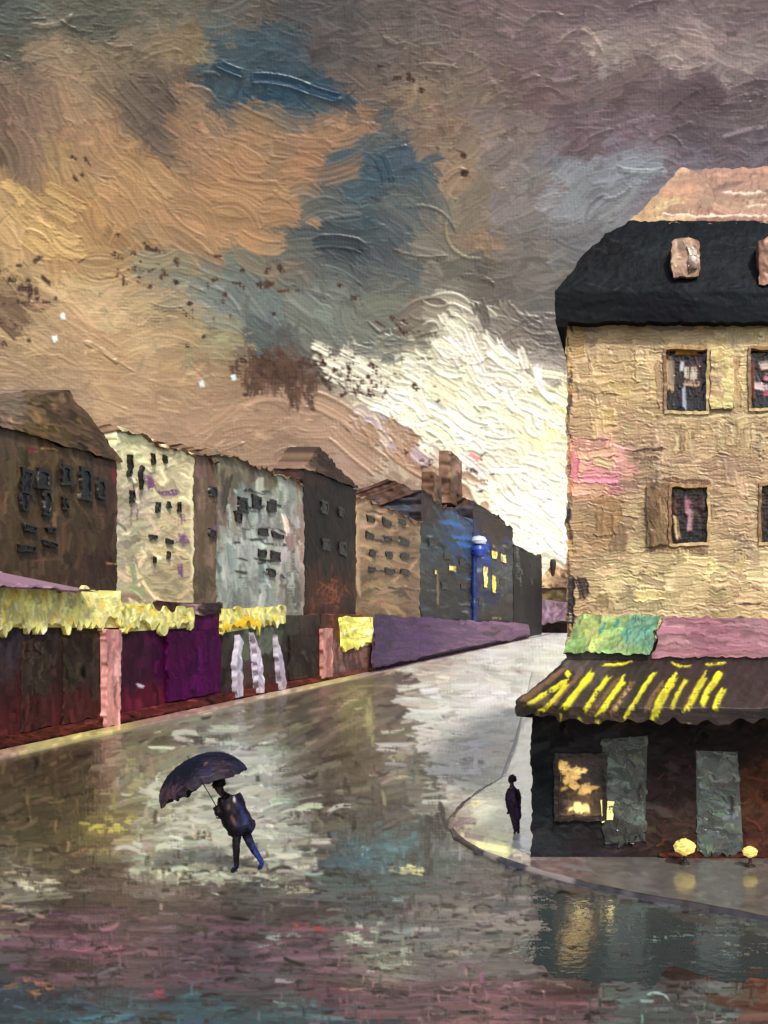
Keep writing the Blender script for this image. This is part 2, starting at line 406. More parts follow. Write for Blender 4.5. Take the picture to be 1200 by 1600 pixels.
for i in range(40):
    x = rng.uniform(560, 760); y = 640 + (x - 560) * .62 + rng.uniform(-8, 40)
    cs.stroke(x, y, rng.normal(.6, .3), rng.uniform(24, 60), rng.uniform(10, 24), np.array(random.choice([(172, 142, 124), (160, 128, 104), (182, 164, 170), (150, 118, 96), (196, 180, 166)])) / 255., 1.6, rng.normal(0, 8), .2, .85, .1)
# bare ground showing between the strokes
for (x, y, w, h, n) in [(230, 420, 40, 14, 22), (400, 440, 90, 16, 22), (40, 460, 26, 34, 20), (210, 400, 50, 20, 12), (600, 600, 60, 16, 16), (720, 745, 40, 16, 14), (540, 590, 40, 14, 16), (440, 588, 34, 16, 60), (400, 570, 24, 8, 14), (505, 566, 24, 8, 14), (30, 470, 20, 30, 18), (315, 490, 40, 12, 10),
                        (120, 255, 10, 18, 6), (710, 260, 30, 14, 6), (560, 610, 26, 8, 14), (640, 515, 40, 8, 8), (690, 720, 30, 12, 10), (260, 545, 160, 40, 4), (620, 130, 30, 20, 8)]:
    for i in range(n):
        cs.stroke(rng.normal(x, w), rng.normal(y, h), rng.normal(.5, .7), rng.uniform(6, 24) * rng.uniform(.6, 1.4), rng.uniform(3, 10), np.array((62, 42, 36)) / 255. * rng.uniform(.8, 1.3), .2, 0, .55, .95, .1)
for (x, y) in [(98, 495), (86, 530), (315, 600), (365, 590)]:
    cs.stroke(x, y, 1.3, 16, 9, np.array((225, 240, 245)) / 255., 1.6)
ul = np.concatenate([np.arange(-250, -30, 8), np.arange(-30, 1232, 1.55), np.arange(1236, 1475, 8)])
vl = np.concatenate([np.arange(-235, -20, 8), np.arange(-20, 925, 1.55), np.arange(928, 990, 4)])
U, V = np.meshgrid(ul, vl)
D = np.stack([U - U0, np.full_like(U, F), V0 - V], -1); D /= np.linalg.norm(D, axis=2, keepdims=True)
R = 620.
Cc, Hh = cs.sample(U, V)
acc = Acc(); acc.grid(CAM + D * (R - 1.15 * Hh[..., None] * R / F), lin(Cc) * ALB)
tag(acc.build('sky', M['sky']), kind='structure')

# ------------------------------------------------------------------ street
road_txt = """
-100 1180 74 62 46|60 1180 78 66 48|120 1250 80 66 46|60 1330 95 85 62|150 1290 112 97 58|230 1200 126 122 98|250 1300 142 142 122|300 1350 152 152 132|400 1180 152 157 152|430 1250 152 157 150|450 1330 140 140 125|430 1130 108 96 76|520 1110 118 106 88|600 1080 136 122 102
700 1050 160 150 136|800 1020 190 186 172|860 1005 212 210 198|500 1180 105 95 80|560 1200 115 105 88|620 1150 132 122 104|700 1120 168 166 154|780 1100 200 198 186|700 1180 170 168 156|780 1170 202 202 194|520 1260 85 78 70|600 1240 110 105 92|680 1230 132 128 114
600 1290 90 82 75|540 1350 72 95 99|600 1330 82 110 114|640 1340 80 95 92|560 1400 80 90 88|40 1370 128 122 100|40 1400 150 145 125|150 1390 84 68 62|300 1400 84 74 68|400 1400 96 96 86|100 1450 98 68 76|200 1460 102 74 82|350 1450 88 70 70|480 1450 80 62 64
550 1470 118 118 104|600 1500 140 140 122|660 1460 100 100 95|100 1520 74 54 54|250 1520 90 74 80|400 1520 80 74 80|500 1550 98 62 70|60 1570 60 75 82|200 1580 66 90 96|350 1580 64 86 90|450 1590 80 95 92|560 1570 128 94 98|650 1580 112 84 88
740 1400 98 92 87|760 1480 112 110 104|850 1450 106 100 94|880 1500 85 80 75|740 1560 132 94 98|850 1560 122 90 92|920 1480 66 50 44|1000 1470 106 118 114|1060 1500 62 38 36|1140 1500 106 122 120|1000 1560 100 112 108|1140 1570 100 106 100|1190 1540 112 70 55
300 1700 70 80 82|900 1700 90 84 84|-100 1400 120 100 85|-100 1550 66 70 74|1350 1500 96 90 86|1300 1650 90 84 84
""".strip()
ROAD = []
for a in road_txt.replace('\n', '|').split('|'):
    x = [float(t) for t in a.split()]
    ROAD.append(((x[0], x[1]), tuple(x[2:])))
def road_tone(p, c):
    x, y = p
    k = 1.3 if x > 690 and y < 1190 else .8 if x > 470 and y < 1300 else .8 if y > 1380 else 1.04 if 210 < x < 470 and y > 1150 else .88  # far street lifted: the sky's reflection is partly put into its colour
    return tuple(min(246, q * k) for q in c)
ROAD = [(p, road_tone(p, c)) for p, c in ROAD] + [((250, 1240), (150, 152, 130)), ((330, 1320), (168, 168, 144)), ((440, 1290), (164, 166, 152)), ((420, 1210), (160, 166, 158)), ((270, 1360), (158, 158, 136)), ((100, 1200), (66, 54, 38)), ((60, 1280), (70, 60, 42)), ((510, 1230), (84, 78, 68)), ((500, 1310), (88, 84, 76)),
    ((120, 1430), (74, 58, 58)), ((300, 1430), (70, 58, 58)), ((160, 1475), (112, 74, 88)), ((320, 1500), (92, 72, 78)), ((480, 1500), (76, 62, 66)), ((150, 1545), (58, 60, 64)), ((300, 1590), (52, 86, 94)), ((120, 1595), (50, 82, 90)), ((480, 1585), (70, 90, 92)), ((780, 1180), (246, 246, 238)), ((800, 1140), (246, 246, 240)), ((740, 1080), (226, 222, 210)), ((840, 1020), (246, 244, 234)), ((700, 1230), (170, 164, 150)), ((640, 1190), (150, 142, 124))]
cr = Canvas(-160, 966, 1420, 1720, ROAD, 1.6, 8, 16)
def road_ang(x, y):
    if y < 1300 and x < 640: return -.22 + .5 * (vnoise(x, y, 90, 12) - .5)
    return .25 * (vnoise(x, y, 120, 13) - .5)
cr.scatter(2600, (40, 110), (8, 22), road_ang, th=1., jit=.13, cj=.1, aj=.12, curve=.05)
cr.scatter(5200, (20, 60), (4, 12), road_ang, th=1., dry=.8, jit=.13, cj=.17, aj=.15, curve=.05)
cr.scatter(1500, (30, 90), (5, 13), road_ang, th=1.2, dry=.95, jit=.16, cj=.24, aj=.12, curve=.04)
cr.scatter(2600, (12, 44), (3, 7), road_ang, th=1.2, dry=1., jit=.14, cj=.34, aj=.2)
cr.scatter(1700, (10, 34), (3, 8), 1.57, (0, 1180, 1200, 1600), th=1., dry=.95, jit=.12, cj=.3, aj=.1)
def silver_sheen(x, y): return rng.random() < np.clip((x - 590) / 230, 0, 1) ** 1.3 * np.clip((1260 - y) / 120, 0, 1)
cr.scatter(800, (30, 90), (5, 14), lambda x, y: .02, (580, 1000, 880, 1260), th=1.4, dry=.8, col=(226, 224, 212), cj=.09, op=.8, curve=.04, mask=silver_sheen, aj=.12)  # silvery strokes: sheen of the bright sky painted onto the wet street
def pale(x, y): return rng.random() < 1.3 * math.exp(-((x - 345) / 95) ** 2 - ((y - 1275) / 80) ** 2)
cr.scatter(700, (16, 60), (4, 11), 0., (190, 1130, 540, 1420), th=1.2, dry=.9, col=(186, 190, 172), cj=.1, aj=.25, mask=pale)  # pool of light around the walker, painted into the street colour
cr.scatter(420, (90, 240), (7, 18), 0., (-60, 1385, 1200, 1640), th=.9, dry=.75, jit=.16, cj=.14, aj=.05, curve=.02, op=.85)
cr.scatter(60, (80, 200), (7, 16), .03, (20, 1430, 560, 1540), th=.9, dry=.8, col=(98, 70, 80), cj=.2, aj=.05, curve=.02, op=.75)
cr.scatter(50, (80, 220), (7, 16), 0., (0, 1565, 560, 1640), th=.9, dry=.7, col=(50, 72, 77), cj=.2, aj=.05, curve=.02, op=.85)
cr.scatter(60, (60, 180), (7, 14), 0., (640, 1400, 860, 1530), th=.9, dry=.7, col=(118, 112, 106), cj=.12, aj=.05, curve=.02, op=.8)
cr.scatter(650, (10, 46), (3, 8), 0., (0, 1350, 1200, 1600), th=.4, dry=1., col=(50, 40, 38), cj=.25, aj=.12)
cr.scatter(900, (12, 50), (3, 8), 0., (0, 1360, 1200, 1600), th=1.3, dry=1., cj=.32, aj=.15)
cr.scatter(500, (10, 30), (3, 6), 1.57, (0, 1380, 1200, 1600), th=.9, dry=1., cj=.3, aj=.08)
for (x, y, w, h, c, n) in [(172, 1290, 24, 9, (216, 208, 92), 16), (210, 1215, 4, 40, (172, 166, 92), 8), (578, 1125, 5, 26, (176, 172, 116), 14), (640, 1360, 18, 6, (226, 216, 150), 9), (60, 1385, 40, 10, (196, 190, 160), 14), (330, 1372, 70, 14, (176, 178, 152), 22),  # yellow and cream dabs: wet-street reflections painted into the colour
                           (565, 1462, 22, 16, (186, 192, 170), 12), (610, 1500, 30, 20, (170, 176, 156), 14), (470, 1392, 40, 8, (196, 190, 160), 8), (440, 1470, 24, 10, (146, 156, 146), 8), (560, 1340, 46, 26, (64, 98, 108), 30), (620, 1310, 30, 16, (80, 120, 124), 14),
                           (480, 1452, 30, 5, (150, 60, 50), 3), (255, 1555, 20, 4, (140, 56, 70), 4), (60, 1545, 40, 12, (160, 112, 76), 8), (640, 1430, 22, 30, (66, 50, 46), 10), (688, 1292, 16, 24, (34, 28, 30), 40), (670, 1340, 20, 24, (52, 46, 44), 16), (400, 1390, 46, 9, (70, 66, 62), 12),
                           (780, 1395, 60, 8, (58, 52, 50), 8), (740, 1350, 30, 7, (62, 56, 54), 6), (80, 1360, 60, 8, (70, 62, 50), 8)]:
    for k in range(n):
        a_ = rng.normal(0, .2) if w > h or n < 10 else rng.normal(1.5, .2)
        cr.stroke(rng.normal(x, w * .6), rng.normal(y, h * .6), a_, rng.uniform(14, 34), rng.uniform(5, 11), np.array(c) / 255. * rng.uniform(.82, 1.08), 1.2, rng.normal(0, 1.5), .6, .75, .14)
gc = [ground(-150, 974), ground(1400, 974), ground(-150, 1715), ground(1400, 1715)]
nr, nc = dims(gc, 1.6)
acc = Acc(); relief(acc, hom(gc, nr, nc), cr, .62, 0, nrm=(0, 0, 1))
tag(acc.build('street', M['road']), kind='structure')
acc = Acc()
acc.quad([(-700, -60, -.03), (700, -60, -.03), (700, 660, -.03), (-700, 660, -.03)], (90, 84, 78))
tag(acc.build('ground', M['road']), kind='structure')

# puddle lying in the low spots before the cafe
PUD = [(850, 1396), (930, 1402), (1010, 1420), (1100, 1436), (1230, 1462), (1240, 1520), (1130, 1530), (1060, 1512), (1010, 1548), (950, 1536), (900, 1548), (850, 1500), (800, 1490), (845, 1450)]
PW = .008
c0 = ground(1000, 1475, PW)
ring = np.array([ground(a, b, PW) for a, b in PUD]); ring = np.concatenate([ring, ring[:1]])
fr_ = np.linspace(0, len(PUD), 140); ring = np.stack([np.interp(fr_, range(len(PUD) + 1), ring[:, i]) for i in range(3)], -1)
ring[:, :2] += (ring[:, :2] - c0[:2]) * ((vnoise(fr_ * 9, fr_ * 0, 5, 31) - .5) * .3 + (vnoise(fr_ * 9, fr_ * 0, 1.6, 36) - .5) * .14)[:, None]; ring[-1] = ring[0]
acc = Acc(); t = np.linspace(0.01, 1, 50)[:, None, None]
P = c0 * (1 - t) + ring[None] * t
P[..., 2] += .002 * (vnoise(P[..., 0] * 9, P[..., 1] * 3, 1, 33) - .5)
acc.grid(P, lin(np.array((70, 80, 78)) / 255.) * ALB)
tag(acc.build('puddle', M['water']), kind='structure')

# left pavement and its kerb, along the shop row
XS, XB, XK = -23.3, -24.3, -21.9
acc = Acc()
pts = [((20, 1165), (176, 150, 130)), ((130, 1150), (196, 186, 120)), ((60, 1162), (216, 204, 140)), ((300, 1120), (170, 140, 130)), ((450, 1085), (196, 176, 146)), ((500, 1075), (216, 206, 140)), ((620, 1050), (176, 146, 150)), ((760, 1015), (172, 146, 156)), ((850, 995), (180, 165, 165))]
zt = .13
top = [(XS + .3, 255, zt), (XK, 255, zt), (XS + .3, 28, zt), (XK, 28, zt)]
cv = Canvas(-330, 970, 900, 1270, pts, 1.5, 5, 8)
cv.scatter(2600, (8, 24), (4, 9), -.2, th=1.1, dry=.3, cj=.12, jit=.1)
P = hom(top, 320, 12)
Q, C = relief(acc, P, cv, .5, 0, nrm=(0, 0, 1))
acc.grid(np.stack([Q[:, -1], Q[:, -1] * [1, 1, 0]]), np.stack([C[:, -1], C[:, -1] * .5]))
tag(acc.build('left_pavement', M['pave']), kind='structure')

# cafe corner pavement
kp = [(1460, 1490), (1330, 1462), (1200, 1433), (1090, 1412), (1000, 1397), (920, 1380), (850, 1362), (790, 1344), (745, 1326), (716, 1308), (704, 1292), (708, 1274), (724, 1255), (752, 1234), (786, 1214), (806, 1160), (818, 1110), (832, 1050)]
PZ = .07
K = np.array([ground(a, b, PZ) for a, b in kp])
seg = np.r_[0, np.cumsum(np.linalg.norm(np.diff(K, axis=0), axis=1))]
ss = np.unique(np.r_[np.linspace(0, seg[np.searchsorted(seg, seg[14])], 420), np.linspace(seg[14], seg[-1], 60)])
Ks = np.stack([np.interp(ss, seg, K[:, i]) for i in range(3)], -1)
In = np.stack([np.maximum(Ks[:, 0], -1.75) + np.where(Ks[:, 1] < 22, .25, 0), np.maximum(Ks[:, 1] + 0.6, 22.6), Ks[:, 2]], -1)
In[:, 0] = np.where(Ks[:, 1] > 22.0, np.maximum(In[:, 0], -1.72), In[:, 0])
t = np.linspace(0, 1, 90)[:, None, None]
P = Ks[None] * (1 - t) + In[None] * t
pts = [((720, 1270), (150, 140, 120)), ((710, 1300), (96, 66, 74)), ((760, 1250), (190, 190, 172)), ((770, 1290), (178, 182, 160)), ((740, 1310), (170, 160, 120)), ((790, 1320), (190, 190, 140)), ((812, 1230), (250, 252, 250)), ((824, 1290), (250, 252, 254)), ((826, 1200), (250, 250, 248)), ((820, 1260), (250, 252, 252)), ((822, 1315), (246, 248, 250)), ((800, 1180), (244, 244, 238)), ((790, 1250), (214, 216, 198)), ((780, 1270), (206, 210, 188)),  # near-white points: wet reflection beside the cafe painted into the paving
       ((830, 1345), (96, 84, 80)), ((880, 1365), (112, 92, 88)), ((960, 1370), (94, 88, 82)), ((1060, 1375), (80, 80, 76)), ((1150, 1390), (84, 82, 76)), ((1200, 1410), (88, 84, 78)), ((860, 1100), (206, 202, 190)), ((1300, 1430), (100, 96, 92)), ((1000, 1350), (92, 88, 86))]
cv = Canvas(650, 1030, 1480, 1500, pts, 1.5, 14, 8)
cv.scatter(1400, (24, 70), (6, 14), .16, th=.8, cj=.07, jit=.1, aj=.12)
cv.scatter(1500, (12, 34), (4, 9), .1, th=.8, cj=.12, jit=.1, dry=.7)
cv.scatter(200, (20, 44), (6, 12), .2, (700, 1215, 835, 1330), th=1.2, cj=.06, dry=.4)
for (x0, y0, x1, y1, w, c) in [(712, 1282, 745, 1285, 12, (84, 58, 70)), (722, 1304, 760, 1312, 10, (92, 66, 76)), (735, 1262, 752, 1250, 9, (222, 212, 130)), (735, 1318, 800, 1330, 12, (214, 208, 140)), (880, 1352, 930, 1360, 8, (110, 108, 104))]:
    cv.line(x0, y0, x1, y1, w, c, 1.2, .3)
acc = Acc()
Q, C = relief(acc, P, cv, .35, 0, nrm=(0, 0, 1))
dk = lin(np.array((50, 44, 44)) / 255.) * ALB
top_e = Q[0] + [0, 0, .005]; out = (Q[0] - Q[1]); out = out / (np.linalg.norm(out, axis=1, keepdims=True) + 1e-9)
wv = (.5 + vnoise(np.arange(len(top_e)) * 1., 0 * np.arange(len(top_e)), 9, 4))[:, None]
far = np.clip((ss - seg[13]) / (seg[14] - seg[13]), 0, 1)[:, None]
brk = np.clip((vnoise(ss * 10, ss * 0, 8, 6) - .22) * 7, 0, 1)[:, None] * (1 - far)
kc = dk * brk * (.6 + .7 * vnoise(ss * 10, ss * 0, 1.3, 16)[:, None]) + (1 - brk) * (lin(np.array((120, 110, 104)) / 255.) * (1 - far) + lin(np.array((206, 204, 194)) / 255.) * far) * ALB
acc.grid(np.stack([top_e - out * .05 * wv, top_e + out * .06 * wv + [0, 0, -.01], (top_e + out * .07 * wv) * [1, 1, 0] + [0, 0, -.02]]), np.stack([kc] * 3))
tag(acc.build('pavement', M['pave']), kind='structure')

# ------------------------------------------------------------------ left row of houses
def LQ(X, u0, u1, z0, z1):
    y0, y1 = leftY(u0, X), leftY(u1, X)
    return [(X, y0, z1), (X, y1, z1), (X, y0, z0), (X, y1, z0)]


FAC = [((20, 670), (95, 80, 65)), ((100, 650), (85, 68, 50)), ((60, 700), (100, 80, 55)), ((150, 690), (90, 72, 55)), ((40, 760), (88, 72, 52)), ((120, 760), (95, 78, 55)), ((160, 760), (80, 60, 50)), ((60, 840), (85, 68, 50)), ((140, 840), (78, 62, 45)), ((165, 880), (70, 50, 42))]
FAC = [(p, tuple(q * .84 for q in k)) for p, k in FAC]
FCR = [((195, 690), (198, 193, 152)), ((240, 720), (192, 184, 146)), ((285, 730), (202, 192, 152)), ((200, 780), (165, 155, 132)), ((250, 780), (186, 176, 141)), ((285, 800), (188, 174, 136)), ((210, 850), (150, 142, 120)), ((250, 850), (176, 166, 128)), ((285, 870), (172, 157, 120)), ((240, 900), (165, 150, 118))]
FCR = [(p, tuple(min(240, q * 1.1) for q in k)) for p, k in FCR]
FBR = [((318, 740), (105, 88, 72)), ((318, 820), (100, 82, 66)), ((318, 910), (98, 82, 66))]
FGR = [((360, 740), (90, 85, 72)), ((410, 730), (95, 88, 75)), ((345, 800), (100, 88, 80)), ((400, 790), (120, 126, 119)), ((430, 800), (132, 138, 131)), ((380, 850), (142, 148, 141)), ((430, 860), (146, 152, 144)), ((460, 840), (142, 128, 118)), ((400, 910), (120, 126, 119)), ((460, 910), (120, 115, 108))]
FGR = [(p, tuple(q * 1.13 for q in k)) for p, k in FGR]
FDK = [((510, 780), (34, 28, 26)), ((490, 720), (46, 32, 26)), ((530, 760), (32, 26, 23)), ((510, 850), (32, 27, 24)), ((510, 920), (56, 34, 26))]
FTN = [((580, 800), (142, 116, 91)), ((620, 790), (120, 98, 78)), ((560, 830), (152, 127, 99)), ((600, 850), (132, 110, 83)), ((640, 850), (120, 100, 78)), ((600, 920), (132, 110, 83)), ((640, 920), (118, 95, 74))]
FBL = [((680, 800), (60, 50, 45)), ((690, 840), (55, 62, 68)), ((720, 840), (46, 70, 102)), ((690, 900), (55, 55, 52)), ((720, 930), (50, 50, 50)), ((705, 818), (60, 80, 110))]
FNV = [((750, 860), (32, 48, 104)), ((770, 835), (60, 48, 42)), ((785, 900), (70, 72, 70)), ((750, 920), (38, 44, 72)), ((780, 950), (50, 45, 42))]
FBK = [((810, 870), (30, 27, 27)), ((830, 920), (26, 23, 22))]
BLACK, PURP = (26, 27, 30), (112, 78, 112)


def dab_window(parent, X, u, v, w, h, pane=BLACK, frame=None, lit=False):
    """a window set in a street facade: a raised surround and a pane of its own"""
    u += rng.normal(0, 1.2); v += rng.normal(0, 2); w *= rng.uniform(.7, 1.15); h *= rng.uniform(.7, 1.25)
    y0, y1 = leftY(u - w / 2, X), leftY(u + w / 2, X); ym = (y0 + y1) / 2
    z0, z1 = wz(v + h / 2, ym), wz(v - h / 2, ym)
    fr = frame or (34, 30, 30)
    b = min(.2, (y1 - y0) * .2, (z1 - z0) * .2)
    acc = Acc()
    x1 = X + .16
    for (ya, yb, za, zb) in ((y0, y1, z1 - b, z1), (y0, y1, z0, z0 + b), (y0, y0 + b, z0 + b, z1 - b), (y1 - b, y1, z0 + b, z1 - b)):
        acc.box((X - .05, ya, za), (x1, yb, zb), fr, 2.2)
    o = acc.build('window', M['wood'], parent)
    panel('pane', o, [(X + .09, y0 + b, z1 - b), (X + .09, y1 - b, z1 - b), (X + .09, y0 + b, z0 + b), (X + .09, y1 - b, z0 + b)], (-.06, 0, 0),
          M['lit'] if lit else M['wood'], pane, L=(6, 14), W=(3, 6), ang=1.5, cj=.2, wob=2, q=1.2)
    return o


def house(name, label, u0, u1, H, pts, roof, windows=(), depth=9., ang=1.5, extra=None, k=.6, wmat=None, gap=0, group='old houses along the left of the street', **kw):
    X = XB
    c = LQ(X, u0, u1, 0, H)
    t = thing(name, label, 'house', (X, (c[0][1] + c[1][1]) / 2, 0), group)
    panel('wall', t, c, (-depth, 0, 0), M['wall'], pts, k, fringe=3.5, ang=ang, extra=extra, L=kw.get('L', (24, 70)), W=kw.get('W', (5, 15)), aj=kw.get('aj', .16), cj=.11, jit=.14, th=1.1)
    y0, y1 = c[0][1], c[1][1]; ym = (y0 + y1) / 2
    kind, rise, rc = roof
    def rpanel(nm, cc, back):
        return panel(nm, t, cc, back, M['wall'], rc, 1.2, ang=.35, L=(14, 40), W=(5, 12), aj=.4, cj=.14, jit=.12, th=1.4, wob=2.6, fringe=3.5)
    if kind == 'gable':        # ridge square to the street: a pointed front
        acc = Acc()
        pk = ym + (y1 - y0) * kw.get('peak', 0)
        cv = make_canvas([(X, y0, H + rise), (X, y1, H + rise), (X, y0, H), (X, y1, H)], rc, ang=.4, L=(14, 40), W=(5, 12), cj=.14, th=1.4)
        n = 110
        s = np.linspace(0, 1, n)
        yy = y0 - .3 + (y1 - y0 + .6) * s
        zz = H + .02 + rise * np.where(yy < pk, (yy - y0 + .3) / (pk - y0 + .3), (y1 + .3 - yy) / (y1 + .3 - pk))
        zz = zz + ym / F * 4.5 * (vnoise(np.arange(n) * 1., np.zeros(n), 3.7, int(u1)) + vnoise(np.arange(n) * 2.2, np.zeros(n), 9, int(u1) + 1) - 1)
        tt = np.linspace(0, 1, 40)[:, None]
        P = np.stack([np.full((40, n), X + .15), np.broadcast_to(yy, (40, n)), (H + .01) * tt + zz[None] * (1 - tt)], -1)
        Q, C = relief(acc, P, cv, 1.2, 2)
        acc.grid(np.stack([Q[0], Q[0] - [depth, 0, 0]]), np.stack([C[0], C[0]]))
        r = acc.build('roof', M['wall'], t)
    else:                      # ridge along the street: a slope facing it
        r = rpanel('roof', [(X - depth * .4, y0, H + rise), (X - depth * .4, y1, H + rise), (X + .25, y0 - .1, H - .1), (X + .25, y1 + .1, H - .1)], (-depth * .5, 0, -rise - .1))
    for w in windows: dab_window(t, X, *w)
    return t, r, (y0, y1)


def chimney(parent, X, u, v0, v1, w, col):
    y0, y1 = leftY(u - w / 2, X), leftY(u + w / 2, X); ym = (y0 + y1) / 2
    o = panel('chimney', parent, [(X, y0, wz(v0, ym)), (X, y1, wz(v0, ym)), (X, y0, wz(v1, ym)), (X, y1, wz(v1, ym))], (-1.6, 0, 0), M['wall'], col, .8, ang=1.4, L=(8, 24), W=(4, 10), cj=.15, th=1.5, wob=1.)
    return o


def ex_brown(cv):
    for i in range(26): 
        x = rng.uniform(20, 175); y = rng.uniform(690, 890)
        cv.line(x, y, x + rng.normal(0, 2), y + rng.uniform(14, 60), rng.uniform(2, 4), (40, 32, 28), .7, .7)
    for (a, b) in [(62, 672), (60, 700), (165, 880), (110, 668)]: cv.line(a, b, a + 34, b + 3, 5, (170, 128, 76), 1, .5)
    for i in range(12): cv.line(rng.uniform(20, 170), rng.uniform(700, 880), rng.uniform(20, 170), rng.uniform(700, 880), 3, (112, 74, 52), .6, .95)
    cv.line(40, 702, 62, 702, 8, (104, 44, 60), .9, .4); cv.line(176, 715, 180, 760, 7, (108, 40, 54), 1, .4)
house('brown_house', 'dark brown gabled house with black windows above the wide yellow sign, nearest at left', -150, 182, 12.1,
      FAC, ('gable', 2.3, [((20, 640), (128, 108, 92)), ((90, 640), (88, 70, 52)), ((60, 670), (100, 80, 52)), ((150, 690), (84, 66, 50))]),
      [(40, 752, 22, 34), (68, 750, 18, 26), (101, 745, 18, 42), (132, 758, 16, 40), (156, 765, 16, 36), (36, 784, 12, 24), (69, 788, 10, 34), (101, 790, 8, 24), (45, 824, 18, 12), (78, 826, 20, 10), (40, 858, 26, 10), (78, 852, 22, 9), (-40, 750, 24, 40), (-40, 830, 24, 30)],
      extra=ex_brown, peak=.19, ang=1.5)

def ex_cream(cv):
    for i in range(7): cv.line(*(lambda x, y: (x, y, x + rng.normal(0, 1), y + rng.uniform(18, 50)))(rng.uniform(190, 222), rng.uniform(680, 800)), 3, (60, 52, 50), .8, .6)
    for (a, b, c, d, w) in [(228, 740, 240, 768, 14), (240, 768, 280, 772, 9), (283, 830, 290, 850, 14), (284, 800, 286, 822, 8), (280, 880, 284, 905, 9)]: cv.line(a, b, c, d, w, PURP, 1.2, .35)
    for i in range(10): x = rng.uniform(226, 282); y = rng.choice([736, 842, 848, 870]) + rng.normal(0, 4); cv.line(x, y, x + rng.uniform(8, 20), y + rng.normal(0, 4), 3, (56, 52, 54), .9, .5)
    cv.line(298, 715, 300, 920, 5, (214, 206, 166), 1.6, .2)
house('cream_house', 'narrow cream house with thin black windows and violet smears', 182, 302, 13.7, FCR, ('slope', .8, (120, 96, 76)),
      [(203, 728, 6, 34), (219, 745, 4, 40), (206, 775, 7, 14), (240, 716, 4, 16), (257, 718, 4, 14), (246, 790, 5, 20), (263, 788, 5, 11), (281, 790, 6, 13), (240, 838, 9, 6), (266, 846, 10, 6), (243, 875, 4, 9), (263, 868, 4, 10)],
      extra=ex_cream, ang=.25, aj=.5)
house('narrow_brown_house', 'narrow blank brown house squeezed between the cream house and the grey house', 303, 337, 13.9, FBR, ('slope', .7, (88, 72, 58)), [(332, 770, 9, 16), (330, 830, 9, 14)],
      extra=lambda cv: [cv.line(326, 768, 338, 766, 14, PURP, 1, .4), cv.line(328, 826, 340, 828, 12, PURP, 1, .4)])
def ex_grey(cv):
    for i in range(40): x = rng.uniform(350, 465); y = rng.uniform(765, 925); cv.line(x, y, x + rng.normal(0, 2), y + rng.uniform(18, 50), rng.uniform(4, 9), (160, 166, 158), .9, .75)
    for (y) in (768, 792, 826, 848, 872, 893):
        for i in range(5): x = rng.uniform(362, 440); cv.line(x, y + rng.normal(0, 3), x + rng.uniform(10, 30), y + rng.normal(2, 4), rng.uniform(2.5, 5), BLACK, 1.7, .35)
    cv.line(468, 740, 472, 940, 8, (150, 122, 112), 1, .4)
house('grey_house', 'grey-green house with crusty black balcony lines, left of the tall dark house', 338, 474, 14.4, FGR, ('slope', .7, (112, 88, 70)),
      [(378, 786, 14, 18), (400, 786, 14, 18), (424, 790, 14, 18), (410, 832, 14, 12), (434, 838, 14, 12), (408, 862, 14, 12), (432, 868, 14, 12), (420, 893, 16, 10), (372, 812, 10, 16)], extra=ex_grey)
house('dark_house', 'tall nearly black house with a jagged brown top', 475, 556, 15.7, FDK, ('gable', 1.9, [((460, 700), (84, 64, 50)), ((520, 730), (56, 42, 36)), ((545, 760), (66, 50, 40))]), [(505, 790, 10, 18), (532, 800, 10, 18), (508, 850, 10, 18), (533, 858, 10, 18)],
      extra=lambda cv: [cv.line(rng.uniform(485, 540), rng.uniform(905, 960), rng.uniform(485, 550), rng.uniform(900, 950), 3, (132, 70, 44), .8, .6) for i in range(24)], peak=-.3, depth=2.2)
def ex_tan(cv):
    for y, d in ((800, 4), (818, 7), (842, 5), (866, 4), (892, 4), (918, 3)):
        for i in range(6): x = rng.uniform(565, 640); cv.line(x, y + d * (x - 560) / 80, x + rng.uniform(12, 34), y + d * (x - 530) / 80, rng.uniform(2, 4), (46, 38, 36), 1.3, .45)
    cv.line(558, 790, 560, 940, 7, (172, 146, 116), 1.5, .2)
tn = house('tan_house', 'tan house ruled with dark balcony lines, right of the tall dark house', 557, 656, 15.2, FTN, ('slope', 1.2, (128, 100, 80)),
      [(a + (b - 815) * .05, b + (a - 560) * .1, 13, 9) for a in (578, 604, 630) for b in (812, 838, 862, 888)], extra=ex_tan, ang=.1, aj=.4)
def ex_blue(cv):
    for i in range(40): x = rng.uniform(655, 740); y = rng.uniform(800, 960); cv.line(x, y, x + rng.uniform(6, 24), y + rng.normal(0, 4), rng.uniform(2, 5), random.choice([(40, 34, 34), (46, 74, 120), (110, 124, 130), (30, 50, 92), (74, 62, 52)]), 1.3, .4)
    for (x, y, w) in ((702, 838, 40), (712, 850, 36), (690, 816, 30)): cv.line(x, y, x + w, y + 4, 7, (56, 98, 160), 1.5, .35)
    cv.line(684, 890, 684, 955, 3, (152, 128, 96), 1.2, .3)
bl = house('blue_black_house', 'blue-black house with streaks of bright blue and a tall brown chimney', 657, 738, 18.6, FBL, ('slope', 1.6, [((680, 770), (76, 56, 46)), ((720, 800), (62, 44, 38)), ((700, 780), (90, 68, 54))]),
      [(676, 893, 6, 16, (212, 196, 90), None, True), (707, 891, 10, 14, (196, 186, 96), None, True), (675, 850, 9, 10), (700, 865, 9, 10), (722, 880, 8, 10), (695, 915, 9, 10), (722, 915, 8, 10)], extra=ex_blue, ang=.3, aj=.6)
chimney(bl[1], XB - 2.4, 712, 712, 790, 19, [((706, 730), (130, 100, 82)), ((716, 760), (96, 70, 56)), ((712, 716), (150, 122, 104))])
chimney(bl[1], XB - 2.6, 683, 742, 790, 12, (104, 78, 62))
